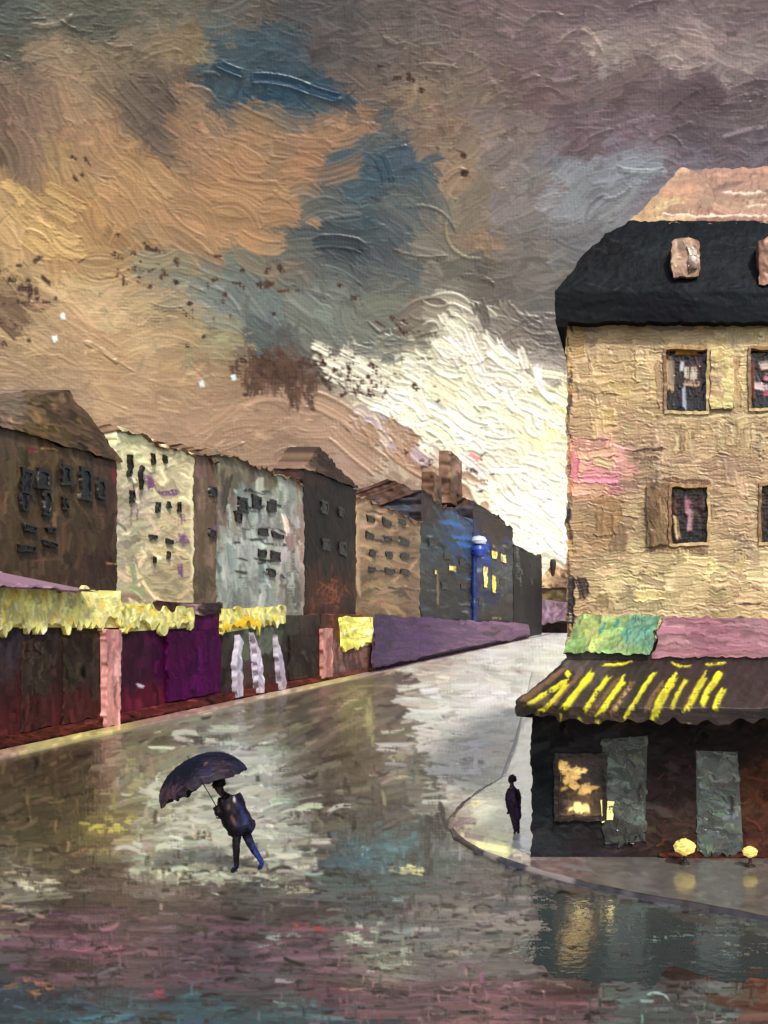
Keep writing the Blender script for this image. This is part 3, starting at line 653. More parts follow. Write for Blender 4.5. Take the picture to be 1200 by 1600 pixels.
def ex_navy(cv):
    for i in range(46): x = rng.uniform(738, 802); y = rng.uniform(835, 970); cv.line(x, y, x + rng.uniform(4, 16), y + rng.normal(0, 4), rng.uniform(2, 5), random.choice([(40, 34, 34), (34, 52, 120), (120, 134, 140), (26, 40, 92), (58, 50, 46), (190, 176, 84)]), 1.3, .4)
    cv.line(748, 850, 764, 856, 12, (44, 74, 170), 1.7, .2); cv.line(752, 870, 770, 872, 8, (40, 66, 150), 1.7, .3)
nv = house('navy_house', 'navy house with tall lit yellow windows behind the blue lamp post', 739, 801, 21.4, FNV, ('slope', 2.2, [((750, 820), (60, 44, 38)), ((790, 830), (54, 38, 34)), ((770, 800), (84, 64, 52))]),
      [(758, 900, 6, 50, (216, 196, 110), None, True), (771, 914, 8, 40, (214, 190, 70), None, True), (771, 866, 11, 13, (224, 208, 90), None, True), (784, 872, 8, 12, (206, 198, 120), None, True), (786, 905, 8, 12), (750, 940, 8, 10)], extra=ex_navy, ang=.3, aj=.6)
chimney(nv[1], XB - 2.6, 776, 806, 836, 9, (66, 48, 40))
fr = house('black_house', 'last black house where the left row narrows to the street end', 802, 846, 18.5, FBK, ('slope', 1.2, (52, 40, 36)), [(815, 890, 5, 10), (830, 905, 5, 10)], extra=lambda cv: cv.line(806, 850, 812, 930, 8, (110, 108, 104), 1.2, .5))

# street end
Y = 272
t = thing('far_house', 'small dark house with two chimney pots closing the far end of the street', 'house', (-18, Y, 0))
panel('wall', t, [(-30, Y, wz(918, Y)), (-8, Y, wz(918, Y)), (-30, Y, 0), (-8, Y, 0)], (0, 10, 0), M['wall'], [((850, 920), (60, 50, 44)), ((860, 935), (92, 80, 50)), ((885, 950), (48, 36, 34)), ((850, 975), (52, 40, 38))], 1.1, ang=.1, L=(10, 24), W=(4, 8), cj=.15)
panel('roof', t, [(-24, Y + 6, wz(884, Y)), (-12, Y + 6, wz(900, Y)), (-30.5, Y - .5, wz(920, Y)), (-7.5, Y - .5, wz(920, Y))], (0, 4, -1), M['wall'], [((850, 905), (196, 176, 130)), ((840, 915), (60, 48, 42)), ((870, 905), (150, 120, 90)), ((880, 912), (70, 54, 46))], 1.2, ang=.4, L=(10, 26), W=(3, 7), cj=.15)
panel('awning', t, [(-27, Y - 1.2, wz(936, Y)), (-18, Y - 1.2, wz(942, Y)), (-28, Y - 4, wz(972, Y)), (-17, Y - 4, wz(972, Y))], (0, 1, 0), M['cloth'], (124, 92, 112), 1.1, ang=.1, L=(10, 30), W=(3, 7), cj=.15)
for (u, v, w, h) in ((842, 876, 9, 20), (864, 883, 10, 18)):
    acc = Acc()
    yc, xc = Y + 4, wx(u, Y + 4)
    th_ = np.linspace(0, 2 * np.pi, 15); z0, z1 = wz(v + h / 2 + 16, yc), wz(v - h / 2, yc); rr = w / 2 / F * yc
    prof = [(z0, .55), (z0 + (z1 - z0) * .45, .6), (z0 + (z1 - z0) * .6, .9), (z0 + (z1 - z0) * .85, 1.0), (z1, .7), (z1, .05)]
    acc.grid(np.array([[(xc + rr * r * math.cos(a), yc + rr * r * math.sin(a), z) for a in th_] for z, r in prof]), lin(np.array((52, 38, 34)) / 255.) * ALB)
    acc.build('chimney_pot', M['wall'], t)

# ------------------------------------------------------------------ left shops
YEL = [(244, 236, 140), (230, 222, 126), (250, 246, 190), (196, 192, 130), (238, 206, 80), (170, 170, 130)]
def ex_yellow(box, gold=()):
    def f(cv):
        u0, u1, v0, v1 = box
        for i in range(int((u1 - u0) * 1.3)):
            x = rng.uniform(u0, u1); y = rng.uniform(v0, v1); cv.line(x, y, x + rng.normal(0, 3), y + rng.uniform(8, 24), rng.uniform(3, 6), random.choice(YEL), 2.0, .35)
        for (x, y) in gold:
            for i in range(14): cv.line(x + rng.normal(0, 12), y + rng.normal(0, 6), x + rng.normal(0, 12), y + rng.normal(0, 6), 5, (222, 182, 44), 2, .2)
    return f


def shop(name, label, u0, u1, H, pts, depth=.95, extra=None, ang=1.5, grp='shops along the left pavement'):
    c = LQ(XS, u0, u1, 0, H)
    t = thing(name, label, 'shop', (XS, (c[0][1] + c[1][1]) / 2, 0), grp)
    panel('wall', t, c, (-depth, 0, 0), M['shop'], pts, .5, ang=ang, extra=extra, L=(20, 60), W=(6, 14), cj=.1, jit=.12, aj=.15)
    return t


def sign(parent, u0, u1, z0, z1, base, extra, proud=.2, name='sign_band', fringe=9):
    return panel(name, parent, LQ(XS + proud, u0, u1, z0, z1), (-proud + .02, 0, 0), M['sign'], base, .5, ang=1.4, L=(10, 26), W=(4, 8), cj=.12, extra=extra, wob=3, fringe=fringe)


def post(parent, u, w, z0, z1, col, name='pillar', proud=.3):
    return panel(name, parent, LQ(XS + proud, u - w / 2, u + w / 2, z0, z1), (-proud + .03, 0, 0), M['shop'], col, .6, ang=1.57, L=(20, 50), W=(3, 7), cj=.1, jit=.16, aj=.06, wob=2)


def plinth(parent, u0, u1, z, col=(80, 38, 34)):
    return panel('plinth', parent, LQ(XS + .14, u0, u1, .14, z), (-.12, 0, 0), M['shop'], col, 1., ang=.1, L=(14, 40), W=(3, 7), cj=.2, jit=.15, wob=1)


def ex_dark(cv):
    for i in range(26): x = rng.uniform(10, 160); y = rng.uniform(985, 1060); cv.line(x, y, x + rng.normal(0, 2), y + rng.uniform(20, 70), rng.uniform(3, 7), random.choice([(96, 66, 50), (44, 42, 38), (70, 68, 56), (66, 56, 62)]), .9, .7)
s1 = shop('dark_shop', 'dark shop front at far left under a wide pale yellow sign and a mauve awning', -150, 170, 5.2, [((60, 1050), (50, 34, 34)), ((120, 1040), (58, 50, 44)), ((60, 1120), (76, 34, 40)), ((100, 1150), (90, 40, 35)), ((20, 1000), (60, 50, 56)), ((140, 1000), (60, 50, 42))], extra=ex_dark)
sign(s1, -150, 188, 4.45, 5.95, [((60, 955), (226, 220, 140)), ((150, 950), (236, 228, 150)), ((30, 980), (190, 186, 130))], ex_yellow((-100, 190, 918, 972)))
panel('awning', s1, [(XS - .3, leftY(-150, XS), 7.1), (XS - .3, leftY(112, XS), 6.05), (XS + .85, leftY(-150, XS), 5.97), (XS + .85, leftY(122, XS), 5.97)], (-.05, 0, -.06), M['cloth'], [((40, 900), (166, 132, 150)), ((80, 920), (136, 104, 122)), ((100, 925), (150, 118, 130))], 1., ang=.15, L=(20, 50), W=(4, 9), cj=.1)
plinth(s1, -150, 166, .55)
for (u, w) in ((58, 44), (122, 44)):
    d = panel('door', s1, LQ(XS + .1, u - w / 2, u + w / 2, .6, 4.0), (-.08, 0, 0), M['shop'], [((u, 1000), (46, 36, 32)), ((u, 1050), (54, 46, 40)), ((u, 1110), (66, 34, 36))], 1., ang=1.5, L=(20, 50), W=(4, 9), cj=.14)
def ex_purple(cv):
    cv.line(212, 1070, 226, 1072, 7, (206, 214, 224), 1.8, .2)
s2 = shop('purple_shop', 'plum purple shop front with a pink pillar at its left end', 171, 346, 5.0, [((185, 1040), (62, 40, 50)), ((200, 1040), (58, 22, 46)), ((270, 1030), (60, 10, 52)), ((300, 1080), (66, 10, 60)), ((230, 1110), (84, 26, 46)), ((250, 1135), (104, 40, 44))], extra=ex_purple)
sign(s2, 192, 302, 4.3, 5.35, [((220, 965), (190, 184, 110)), ((290, 965), (176, 172, 104))], ex_yellow((195, 300, 948, 972), [(212, 945)]))
panel('upper_board', s2, LQ(XS + .1, 240, 346, 5.02, 5.6), (-.1, 0, 0), M['shop'], [((260, 940), (70, 44, 40)), ((300, 945), (150, 120, 120)), ((330, 948), (56, 44, 44))], 1.1, ang=.3, L=(8, 20), W=(4, 8), cj=.2)
post(s2, 178, 22, .14, 4.3, [((172, 1000), (194, 136, 136)), ((184, 1050), (214, 156, 150)), ((178, 1120), (206, 146, 142))])
plinth(s2, 190, 346, .6, (88, 38, 38))
panel('purple_door', s2, LQ(XS + .14, 262, 340, .7, 4.1), (-.12, 0, 0), M['shop'], [((270, 1020), (62, 10, 54)), ((320, 1060), (70, 10, 66))], .9, ang=1.5, L=(24, 60), W=(6, 12), cj=.08)
def ex_arch(cv):
    for (x0, y0, x1, y1) in [(395, 990, 405, 1025), (405, 985, 398, 1020), (430, 990, 410, 1022), (380, 985, 430, 992)]: cv.line(x0, y0, x1, y1, 16, (96, 104, 92), 1, .3)
s3 = shop('arched_shop', 'dark shop front with pale lilac arched posts under a yellow fringe', 347, 500, 4.9, [((360, 1040), (50, 42, 38)), ((410, 1040), (55, 48, 44)), ((400, 1085), (92, 40, 34)), ((470, 1030), (52, 42, 38)), ((470, 1070), (78, 42, 36)), ((405, 1005), (90, 98, 86))], extra=ex_arch)
sign(s3, 345, 446, 4.15, 5.4, [((380, 965), (186, 180, 96)), ((430, 965), (170, 170, 110))], ex_yellow((342, 442, 946, 975), [(372, 974), (395, 974)]))
for (u, h) in ((362, 3.7), (396, 3.7), (431, 3.6)):
    # a leaning arched post: curved slab
    acc = Acc(); y0 = leftY(u, XS)
    col = [((u, 1030), (186, 178, 198)), ((u, 1080), (172, 160, 176)), ((u + 4, 1010), (206, 200, 214))]
    cc = [(XS, y0, h), (XS, leftY(u + 16, XS), h), (XS, y0, .2), (XS, leftY(u + 16, XS), .2)]
    cv = make_canvas(cc, col, ang=1.5, L=(14, 40), W=(3, 6), cj=.1, jit=.2, dry=.6)
    tt = np.linspace(0, 1, 60)[:, None]; s_ = np.linspace(0, 1, 9)[None]
    yy = y0 + (.5 * (1 - tt) ** 3 * (1 if u < 380 else -1) + .35 * tt) * 1.2 + (s_ - .5) * (.5 + .55 * tt + .4 * (vnoise(tt * 9, tt * 0 + u, 1, 3) - .5))
    P = np.stack([np.full_like(yy, XS + .32), yy, h + (.2 - h) * tt + 0 * s_ - .5 * (1 - tt) ** 4 * (s_ - .3)], -1)
    Q, C = relief(acc, P, cv, .7, 1.6); close(acc, Q, C, (-.3, 0, 0))
    acc.build('arch_post', M['shop'], s3)
plinth(s3, 347, 500, .55, (88, 40, 34))
panel('door', s3, LQ(XS + .12, 452, 492, .6, 3.6), (-.1, 0, 0), M['shop'], (50, 42, 38), .9, ang=1.5, L=(20, 50), W=(5, 10), cj=.12)
s4 = shop('pink_post_shop', 'brown shop front with a pink post and a square lemon yellow sign', 501, 586, 5.0, [((510, 1000), (84, 58, 54)), ((555, 1020), (96, 70, 65)), ((550, 1042), (90, 75, 72)), ((575, 1000), (150, 112, 100)), ((530, 975), (92, 56, 42))],
          extra=lambda cv: [cv.line(*(lambda x: (x, rng.uniform(990, 1010), x + 2, rng.uniform(1030, 1060)))(rng.uniform(520, 582)), 3, (150, 116, 112), .9, .6) for i in range(24)])
sign(s4, 535, 583, 2.3, 4.75, [((540, 985), (204, 198, 90)), ((575, 975), (216, 210, 110)), ((560, 1000), (190, 184, 84))], lambda cv: [cv.line(*(lambda x, y: (x, y, x + rng.uniform(10, 26), y + rng.normal(0, 4)))(rng.uniform(530, 570), rng.uniform(965, 1008)), 5, random.choice(YEL[:3]), 2, .3) for i in range(40)], name='square_sign', fringe=4)
post(s4, 512, 15, .4, 3.9, [((512, 1000), (186, 132, 126)), ((512, 1040), (176, 122, 118))])
plinth(s4, 501, 586, .5, (106, 60, 52))
# long purple awning over a low shop front
t = shop('long_purple_shop', 'long low shop front under a faded purple awning running to the street end', 587, 826, 2.2, depth=.06, pts=[((600, 1030), (78, 48, 88)), ((700, 1020), (70, 50, 72)), ((800, 995), (80, 60, 78))])
def ex_lilac(cv):
    for i in range(150):
        x = rng.uniform(590, 830); y = rng.uniform(960, 1050)
        cv.line(x, y, x + rng.uniform(20, 60), y + rng.uniform(0, 8), rng.uniform(2, 5), (134, 94, 128) if x > 680 else (92, 54, 100), .9, .7)
panel('awning', t, [(XS - .1, leftY(587, XS), 5.0), (XS - .1, leftY(826, XS), 3.0), (XS + 1.1, leftY(583, XS + 1.1), .7), (XS + 1.1, leftY(828, XS + 1.1), .9)], (-.15, 0, -.1), M['cloth'],
      [((600, 980), (56, 26, 70)), ((650, 1000), (72, 34, 84)), ((720, 1000), (92, 60, 94)), ((780, 995), (116, 78, 108)), ((620, 1030), (62, 30, 74)), ((700, 1020), (92, 62, 92))], 1., ang=.1, L=(24, 60), W=(4, 10), cj=.1, extra=ex_lilac, aj=.1)

# blue lamp post
Yp = leftY(741, XB + .5); xp = XB + .5
t = thing('street_lamp', 'tall blue lamp post with a white globe before the navy house', 'street lamp', (xp, Yp, .13))
def lathe(name, parent, cx, cy, prof, col, mat, n=14, jit=.1):
    acc = Acc(); a = np.linspace(0, 2 * np.pi, n + 1)
    zz_ = np.linspace(0, len(prof) - 1, len(prof) * 5); pz = np.interp(zz_, range(len(prof)), [p[0] for p in prof]); pr = np.interp(zz_, range(len(prof)), [p[1] for p in prof]); prof = list(zip(pz, pr))
    P = np.array([[(cx + r * (1 + .22 * (vnoise(4 * math.cos(q) + 9, 4 * math.sin(q) + i * .9, 2, 3) - .5)) * math.cos(q), cy + r * math.sin(q), z + r * .3 * (vnoise(3 * math.cos(q) + 5, 3 * math.sin(q) + i * .4, 1.5, 5) - .5)) for q in a] for i, (z, r) in enumerate(prof)])
    c = np.array([lin(np.array(col) / 255.) * ALB * (1 + rng.normal(0, jit)) for _ in range(len(prof) * (n + 1))]).reshape(len(prof), n + 1, 3)
    acc.grid(P, c)
    return acc.build(name, mat, parent)
zt = wz(852, Yp)
lathe('post', t, xp, Yp, [(.0, .42), (1.2, .42)] + [(2 + k * (zt - 3.4) / 30, float(.42 + .2 * (vnoise(k, 0, 2.3, 7) - .5))) for k in range(31)] + [(zt - 1.2, .7), (zt - .9, .5)], (30, 48, 116), M['metal'])
h = lathe('lantern', t, xp + .7, Yp, [(zt - 1.8, .15), (zt - 1.5, .9), (zt - .6, 1.1), (zt - .2, .9), (zt + .2, .6)], (44, 74, 170), M['metal'])
lathe('globe', h, xp + .7, Yp, [(zt + .1, .2), (zt + .25, .95), (zt + .7, 1.1), (zt + 1.2, .8), (zt + 1.4, .1)], (214, 222, 236), M['metal'])

# ------------------------------------------------------------------ corner building
YF = 23.5
t = cb = thing('corner_building', 'cream stone corner building with a black mansard roof and shuttered windows', 'building', (3, YF, 0))
WALL = [((890, 520), (206, 172, 114)), ((950, 520), (202, 178, 138)), ((1050, 520), (206, 182, 138)), ((1150, 525), (228, 208, 158)), ((930, 580), (207, 177, 132)), ((1000, 570), (212, 184, 137)), ((1010, 620), (202, 174, 127)), ((1125, 600), (236, 218, 154)), ((1160, 580), (217, 192, 142)), ((930, 660), (207, 177, 132)), ((1000, 660), (192, 162, 122)), ((1080, 680), (197, 170, 127)), ((1150, 670), (187, 162, 122)), ((915, 715), (230, 172, 150)), ((950, 742), (232, 160, 160)), ((1000, 720), (170, 145, 115)), ((1060, 720), (197, 167, 132)), ((1130, 720), (170, 140, 110)), ((920, 800), (187, 157, 117)), ((950, 810), (160, 125, 85)), ((1000, 800), (202, 177, 137)), ((1025, 800), (132, 102, 72)), ((1150, 800), (192, 164, 127)), ((1150, 840), (187, 160, 122)), ((920, 880), (192, 162, 122)), ((960, 900), (208, 188, 142)), ((1020, 880), (224, 204, 152)), ((1100, 890), (226, 206, 152)), ((1180, 880), (218, 198, 150)), ((1050, 930), (218, 198, 150)), ((1150, 940), (202, 177, 132)), ((900, 940), (197, 167, 127)), ((1300, 700), (200, 172, 130)), ((1400, 900), (205, 180, 138)), ((1400, 560), (205, 180, 138)), ((1150, 1150), (150, 125, 95))]
WINS = [(1040, 1105, 545, 645), (1172, 1236, 545, 640), (1048, 1106, 760, 850), (1188, 1246, 757, 848), (1310, 1370, 545, 642), (1320, 1380, 758, 850)]
def ex_stone(cv):
    for i in range(230):
        x = cv.rg.uniform(890, 1500); y = cv.rg.uniform(505, 950)
        cv.stroke(x, y, cv.rg.choice([0, 0, 1.57]) + cv.rg.normal(0, .08), cv.rg.uniform(30, 70), cv.rg.uniform(16, 34), np.clip(cv.field([x], [y])[0] * cv.rg.choice([.78, .88, 1.0, 1.1, 1.16]) * np.array((1, 1, cv.rg.uniform(.9, 1.06))), 0, 1), 1.3, 0, .25, .9, .06)
    for i in range(300):       # comb-like palette-knife courses
        x = cv.rg.uniform(890, 1500); y = cv.rg.uniform(510, 950)
        c = cv.field([x], [y])[0] * (1 + cv.rg.normal(0, .06))
        comb = cv.rg.random() < .6
        w = cv.rg.uniform(16, 34); L = cv.rg.uniform(26, 62); n = int(w / 4.6)
        for j in range(n):
            a_ = cv.rg.normal(0, .02); l_ = L * cv.rg.uniform(.85, 1.1); yy = y + (j - n / 2) * 4.6; cu = cv.rg.normal(0, .8)
            cv.stroke(x, yy, a_, l_, 4.6, c * (1.03 + cv.rg.normal(0, .05)), 1.55, cu * .6, 0, .9, .05)
            if comb: cv.stroke(x, yy + 2.4, a_, l_ * .95, 2.2, c * np.array((.6, .53, .47)), .05, cu, 0, .85, .05)  # brown line in each comb groove: shade painted between the ridges
    for i in range(40): y = 505 + i * 12; cv.line(888, y, 892 + rng.normal(0, 2), y + 22, rng.uniform(4, 9), random.choice([(96, 68, 46), (206, 150, 84), (150, 116, 80), (60, 44, 38), (216, 180, 110)]), 1.6, .35)
    for (a, b, c, d, w, k) in [(898, 705, 902, 755, 14, (232, 140, 150)), (905, 750, 970, 748, 13, (234, 150, 166)), (900, 712, 960, 705, 16, (228, 180, 150)), (925, 720, 965, 726, 18, (222, 196, 150)),
                               (1024, 752, 1024, 850, 26, (128, 98, 68)), (1005, 858, 1110, 858, 14, (150, 118, 84)), (945, 795, 945, 838, 34, (158, 124, 84)), (1120, 560, 1122, 640, 34, (238, 222, 152)), (1150, 550, 1152, 640, 12, (190, 158, 110)),
                               (1030, 560, 1032, 640, 12, (170, 140, 104)), (985, 705, 1040, 700, 6, (92, 70, 54)), (985, 715, 1030, 716, 6, (104, 80, 60)), (1035, 652, 1210, 650, 6, (236, 214, 164)), (905, 515, 940, 517, 9, (136, 130, 122)), (1010, 515, 1100, 512, 8, (150, 142, 130)),
                               (905, 900, 915, 935, 18, (60, 42, 36)), (892, 900, 892, 980, 12, (40, 30, 28)), (888, 790, 890, 820, 8, (40, 30, 34)), (1150, 945, 1190, 942, 5, (80, 60, 48)), (1035, 748, 1110, 752, 8, (120, 88, 60))]:
        cv.line(a, b, c, d, w, k, 1.7, .15)
    for i in range(30): x = rng.uniform(1045, 1195); y = rng.uniform(655, 690); cv.line(x, y, x + rng.normal(0, 1), y + 30, rng.uniform(6, 12), random.choice([(196, 168, 124), (178, 150, 108), (150, 122, 88), (206, 186, 144)]), 1.1, .4)
    for i in range(46): x = rng.uniform(900, 1200); y = rng.uniform(510, 950); cv.line(x, y, x + rng.uniform(6, 20), y + rng.normal(0, 3), 3.5, (104, 78, 54), .3, .7)
c = [(wx(885, YF), YF, wz(498, YF)), (9.5, YF, wz(498, YF)), (wx(885, YF), YF, 0.1), (9.5, YF, 0.1)]
panel('wall', t, c, (0, 22, 0), M['stone'], WALL, 1.15, holes=[(a, b, c_, d) for a, b, c_, d in WINS], ang=0, L=(22, 60), W=(9, 22), cj=.06, jit=.08, aj=.12, th=1.3, extra=ex_stone, wob=2, dry=.3, q=1.25)

WST = [  # strokes inside each pane: (x0,y0,x1,y1,w,colour) in fractions of the pane
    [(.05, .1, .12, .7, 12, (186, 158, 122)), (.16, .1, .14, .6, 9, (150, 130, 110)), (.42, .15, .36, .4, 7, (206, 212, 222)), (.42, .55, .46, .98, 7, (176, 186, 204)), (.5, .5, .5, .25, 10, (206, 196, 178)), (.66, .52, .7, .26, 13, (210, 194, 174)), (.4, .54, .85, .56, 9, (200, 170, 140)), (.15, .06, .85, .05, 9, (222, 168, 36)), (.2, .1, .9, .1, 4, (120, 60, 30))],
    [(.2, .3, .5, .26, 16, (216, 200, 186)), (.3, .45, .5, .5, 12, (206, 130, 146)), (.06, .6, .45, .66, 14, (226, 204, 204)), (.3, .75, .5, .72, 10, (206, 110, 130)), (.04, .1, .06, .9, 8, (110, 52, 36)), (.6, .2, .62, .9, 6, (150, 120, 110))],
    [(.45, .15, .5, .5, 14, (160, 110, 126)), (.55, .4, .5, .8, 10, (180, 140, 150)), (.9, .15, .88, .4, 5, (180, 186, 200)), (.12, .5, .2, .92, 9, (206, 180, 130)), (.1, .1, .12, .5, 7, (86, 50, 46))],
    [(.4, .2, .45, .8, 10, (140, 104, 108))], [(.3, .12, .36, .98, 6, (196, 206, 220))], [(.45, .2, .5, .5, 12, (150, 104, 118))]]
for (a, b, c_, d), sts in zip(WINS, WST):
    g = 3
    acc = Acc(); y0, y1 = YF - .05, YF + .3
    X0, X1, Z0, Z1 = wx(a - g, YF), wx(b + g, YF), wz(d + g, YF), wz(c_ - g, YF); e = 4.5 / 68.
    for (xa, xb, za, zb, cc) in ((X0, X1, Z1 - e, Z1, (176, 140, 92)), (X0, X1, Z0, Z0 + e, (216, 190, 140)), (X0, X0 + e, Z0 + e, Z1 - e, (150, 116, 82)), (X1 - e, X1, Z0 + e, Z1 - e, (206, 178, 130))):
        acc.box((xa, y0, za), (xb, y1, zb), cc, 1.)
    w = acc.build('window', M['wood'], t)
    def ex(cv, a=a, b=b, c_=c_, d=d, sts=sts):
        for (p, q_, r, s, ww, k) in sts: cv.line(a + (b - a) * p, c_ + (d - c_) * q_, a + (b - a) * r, c_ + (d - c_) * s, ww, k, 1.6, .2)
    yp = YF + .14; s_ = YF / yp
    panel('pane', w, [(X0 + e, yp, Z1 - e), (X1 - e, yp, Z1 - e), (X0 + e, yp, Z0 + e), (X1 - e, yp, Z0 + e)], (0, .04, 0), M['glass'], [((a + 10, c_ + 30), (44, 30, 28)), ((b - 10, c_ + 30), (60, 32, 26)), (((a + b) / 2, d - 15), (30, 27, 32))], 1.1, ang=1.5, L=(14, 36), W=(5, 10), cj=.15, extra=ex, wob=.5)
def shutter(u0, u1, v0, v1, col, ang=0.):
    yy = YF - .03
    return panel('shutter', t, [(wx(u0, yy), yy - .06, wz(v0, yy)), (wx(u1, yy), yy - .06, wz(v0, yy)), (wx(u0, yy), yy - .06, wz(v1, yy)), (wx(u1, yy), yy - .06, wz(v1, yy))], (0, .08, 0), M['wood'], col, 1.1, ang=ang, L=(14, 36), W=(4, 9), cj=.08, th=1.5, wob=2)
shutter(1110, 1146, 548, 640, [((1112, 590), (200, 172, 128)), ((1136, 600), (238, 222, 152)), ((1130, 560), (226, 206, 140))])['label'] = 'pale yellow shutter'
shutter(1010, 1043, 755, 852, [((1016, 800), (112, 84, 56)), ((1036, 800), (160, 130, 94))], 1.5)['label'] = 'brown shutter'
# mansard roof
YE = 23.15
prof = [(0, 503), (.0, 455), (.26, 432), (.5, 408), (.8, 386), (1.15, 366), (1.5, 352), (1.75, 346)]
ins = np.array([p[0] for p in prof]); zz = np.array([wz(p[1], YE + .75 * p[0]) for p in prof])
tt = np.linspace(0, len(prof) - 1, 110)[::-1]
I_ = np.interp(tt, range(len(prof)), ins); Z_ = np.interp(tt, range(len(prof)), zz)
XL = wx(867, YE)
s_ = np.linspace(0, 1, 420)[None]
P = np.stack([(XL + I_)[:, None] * (1 - s_) + 10.2 * s_, np.broadcast_to((YE + .75 * I_)[:, None], (110, 420)), np.broadcast_to(Z_[:, None], (110, 420))], -1)
roofpts = [((900, 470), (20, 24, 27)), ((1000, 400), (23, 29, 33)), ((1100, 450), (24, 30, 34)), ((940, 380), (18, 20, 24)), ((1180, 400), (25, 31, 35)), ((1050, 490), (16, 18, 26)), ((1150, 360), (22, 26, 29)), ((1400, 420), (23, 29, 33))]
cv = make_canvas([P[0, 0], P[0, -1], P[-1, 0], P[-1, -1]], roofpts, ang=0., L=(30, 90), W=(6, 14), cj=.1, jit=.14, aj=.15, th=.9)
for i in range(24): x = rng.uniform(900, 1200); y = rng.uniform(370, 490); cv.line(x, y, x + rng.uniform(20, 60), y + rng.uniform(-20, 20), 2, (84, 88, 88), .9, .8)
acc = Acc(); Q, C = relief(acc, P, cv, 1.1, 1.5)
side = np.stack([Q[:, 0], np.stack([XL + I_ , np.full_like(I_, 45.6) - .75 * I_, Z_], -1)]); acc.grid(side, np.stack([C[:, 0], C[:, 0]]))
acc.grid(np.stack([Q[-1], Q[-1] + [0, .5, 0]]), np.stack([C[-1], C[-1]]))
r = acc.build('mansard_roof', M['slate'], t)
ya, yb = YE + 1.2, 27.5
panel('upper_roof', t, [(wx(1064, yb), yb, wz(266, yb)), (10, yb, wz(258, yb)), (wx(980, ya), ya, wz(352, ya)), (10.4, ya, wz(350, ya))], (.2, 14, -.05), M['stone'],
      [((1000, 340), (196, 164, 118)), ((1060, 300), (182, 144, 116)), ((1100, 280), (170, 134, 110)), ((1150, 330), (180, 144, 118)), ((1180, 290), (166, 128, 106)), ((1040, 335), (202, 170, 124)), ((1130, 345), (150, 112, 88))], 1.3, ang=.03, L=(30, 90), W=(8, 18), cj=.07, jit=.08, th=1.5, aj=.1,
      extra=lambda cv: [cv.line(1000 + i * 14, 349 + rng.normal(0, 1.5), 1012 + i * 14, 350, 4, (96, 60, 48), 1, .4) for i in range(16)] + [cv.line(rng.uniform(1010, 1180), y, 1200, y + 3, 5, (236, 212, 190), 1.8, .3) for y in (300, 322, 338)], wob=2)
for k, (a, b, c_, d) in enumerate([(1050, 1093, 371, 433), (1186, 1230, 369, 445), (1322, 1366, 371, 436)]):
    yd = YE + .02; acc = Acc()
    n = 22; q_ = np.linspace(0, 1, n)
    top = 4 * (q_ - .5) ** 2 * 8
    tt = np.linspace(0, 1, 26)[:, None]
    uu = a + (b - a) * q_[None] + 0 * tt; vv = (c_ + top[None]) * (1 - tt) + d * tt
    P = np.stack([wx(uu, yd), np.full_like(uu, yd), wz(vv, yd)], -1)
    cv = make_canvas([P[0, 0] + [0, 0, .2], P[0, -1], P[-1, 0], P[-1, -1]], [((a + 8, c_ + 20), (196, 160, 136)), ((b - 8, c_ + 20), (186, 150, 120)), ((a + 20, d), (176, 136, 116))] if k != 1 else [((a + 3, c_ + 20), (110, 60, 40)), ((b - 8, c_ + 20), (196, 164, 140))], ang=1.4, L=(8, 24), W=(5, 10), cj=.1, th=1.5)
    Q, C = relief(acc, P, cv, 1.3, 1.5); close(acc, Q, C, (0, 1.6, 0))
    dm = acc.build('dormer', M['stone'], r)
    ua, ub = a + 24, b - 5
    panel('dormer_pane', dm, [(wx(ua, yd), yd - .06, wz(c_ + 14, yd)), (wx(ub, yd), yd - .06, wz(c_ + 14, yd)), (wx(ua, yd), yd - .06, wz(d - 8, yd)), (wx(ub, yd), yd - .06, wz(d - 8, yd))], (0, .05, 0), M['glass'], [((ub, c_ + 30), (226, 214, 206)), ((ua, d - 20), (92, 72, 62)), ((ua, c_ + 20), (212, 190, 172))], 1.2, ang=1.3, L=(6, 18), W=(4, 7), cj=.12, th=1.6)

# ------------------------------------------------------------------ cafe under the corner building
YC = 20.8
t = cafe = thing('cafe', 'dark cafe front with glowing window under a black awning striped in yellow', 'cafe', (2, YC, PZ))
CW = [((840, 1240), (22, 26, 29)), ((870, 1310), (40, 42, 44)), ((900, 1160), (42, 40, 42)), ((920, 1300), (40, 34, 36)), ((1040, 1220), (46, 38, 38)), ((1050, 1300), (54, 42, 38)), ((1170, 1230), (78, 50, 38)), ((1190, 1320), (64, 40, 34)), ((1050, 1150), (40, 36, 38)), ((1160, 1160), (44, 36, 36)), ((1300, 1250), (52, 42, 38))]
def ex_cafe(cv):
    for i in range(40): x = rng.uniform(1020, 1200); y = rng.uniform(1180, 1340); cv.line(x, y, x + rng.uniform(8, 26), y - rng.uniform(8, 26), 2.5, (134, 72, 44), .8, .8)
    for i in range(20): x = rng.uniform(835, 1000); y = rng.uniform(1140, 1340); cv.line(x, y, x + rng.uniform(10, 40), y + rng.normal(0, 3), 4, (34, 38, 54), 1, .6)
c = [(wx(830, YC), YC, wz(1098, YC)), (9, YC, wz(1098, YC)), (wx(830, YC), YC, .05), (9, YC, .05)]
LW = (872, 942, 1182, 1276)
panel('wall', t, c, (0, YF - YC - .08, 0), M['shop'], CW, .9, holes=[LW], ang=0., L=(24, 70), W=(6, 14), cj=.12, jit=.12, aj=.4, extra=ex_cafe, wob=2)
acc = Acc()
a, b, c_, d = LW
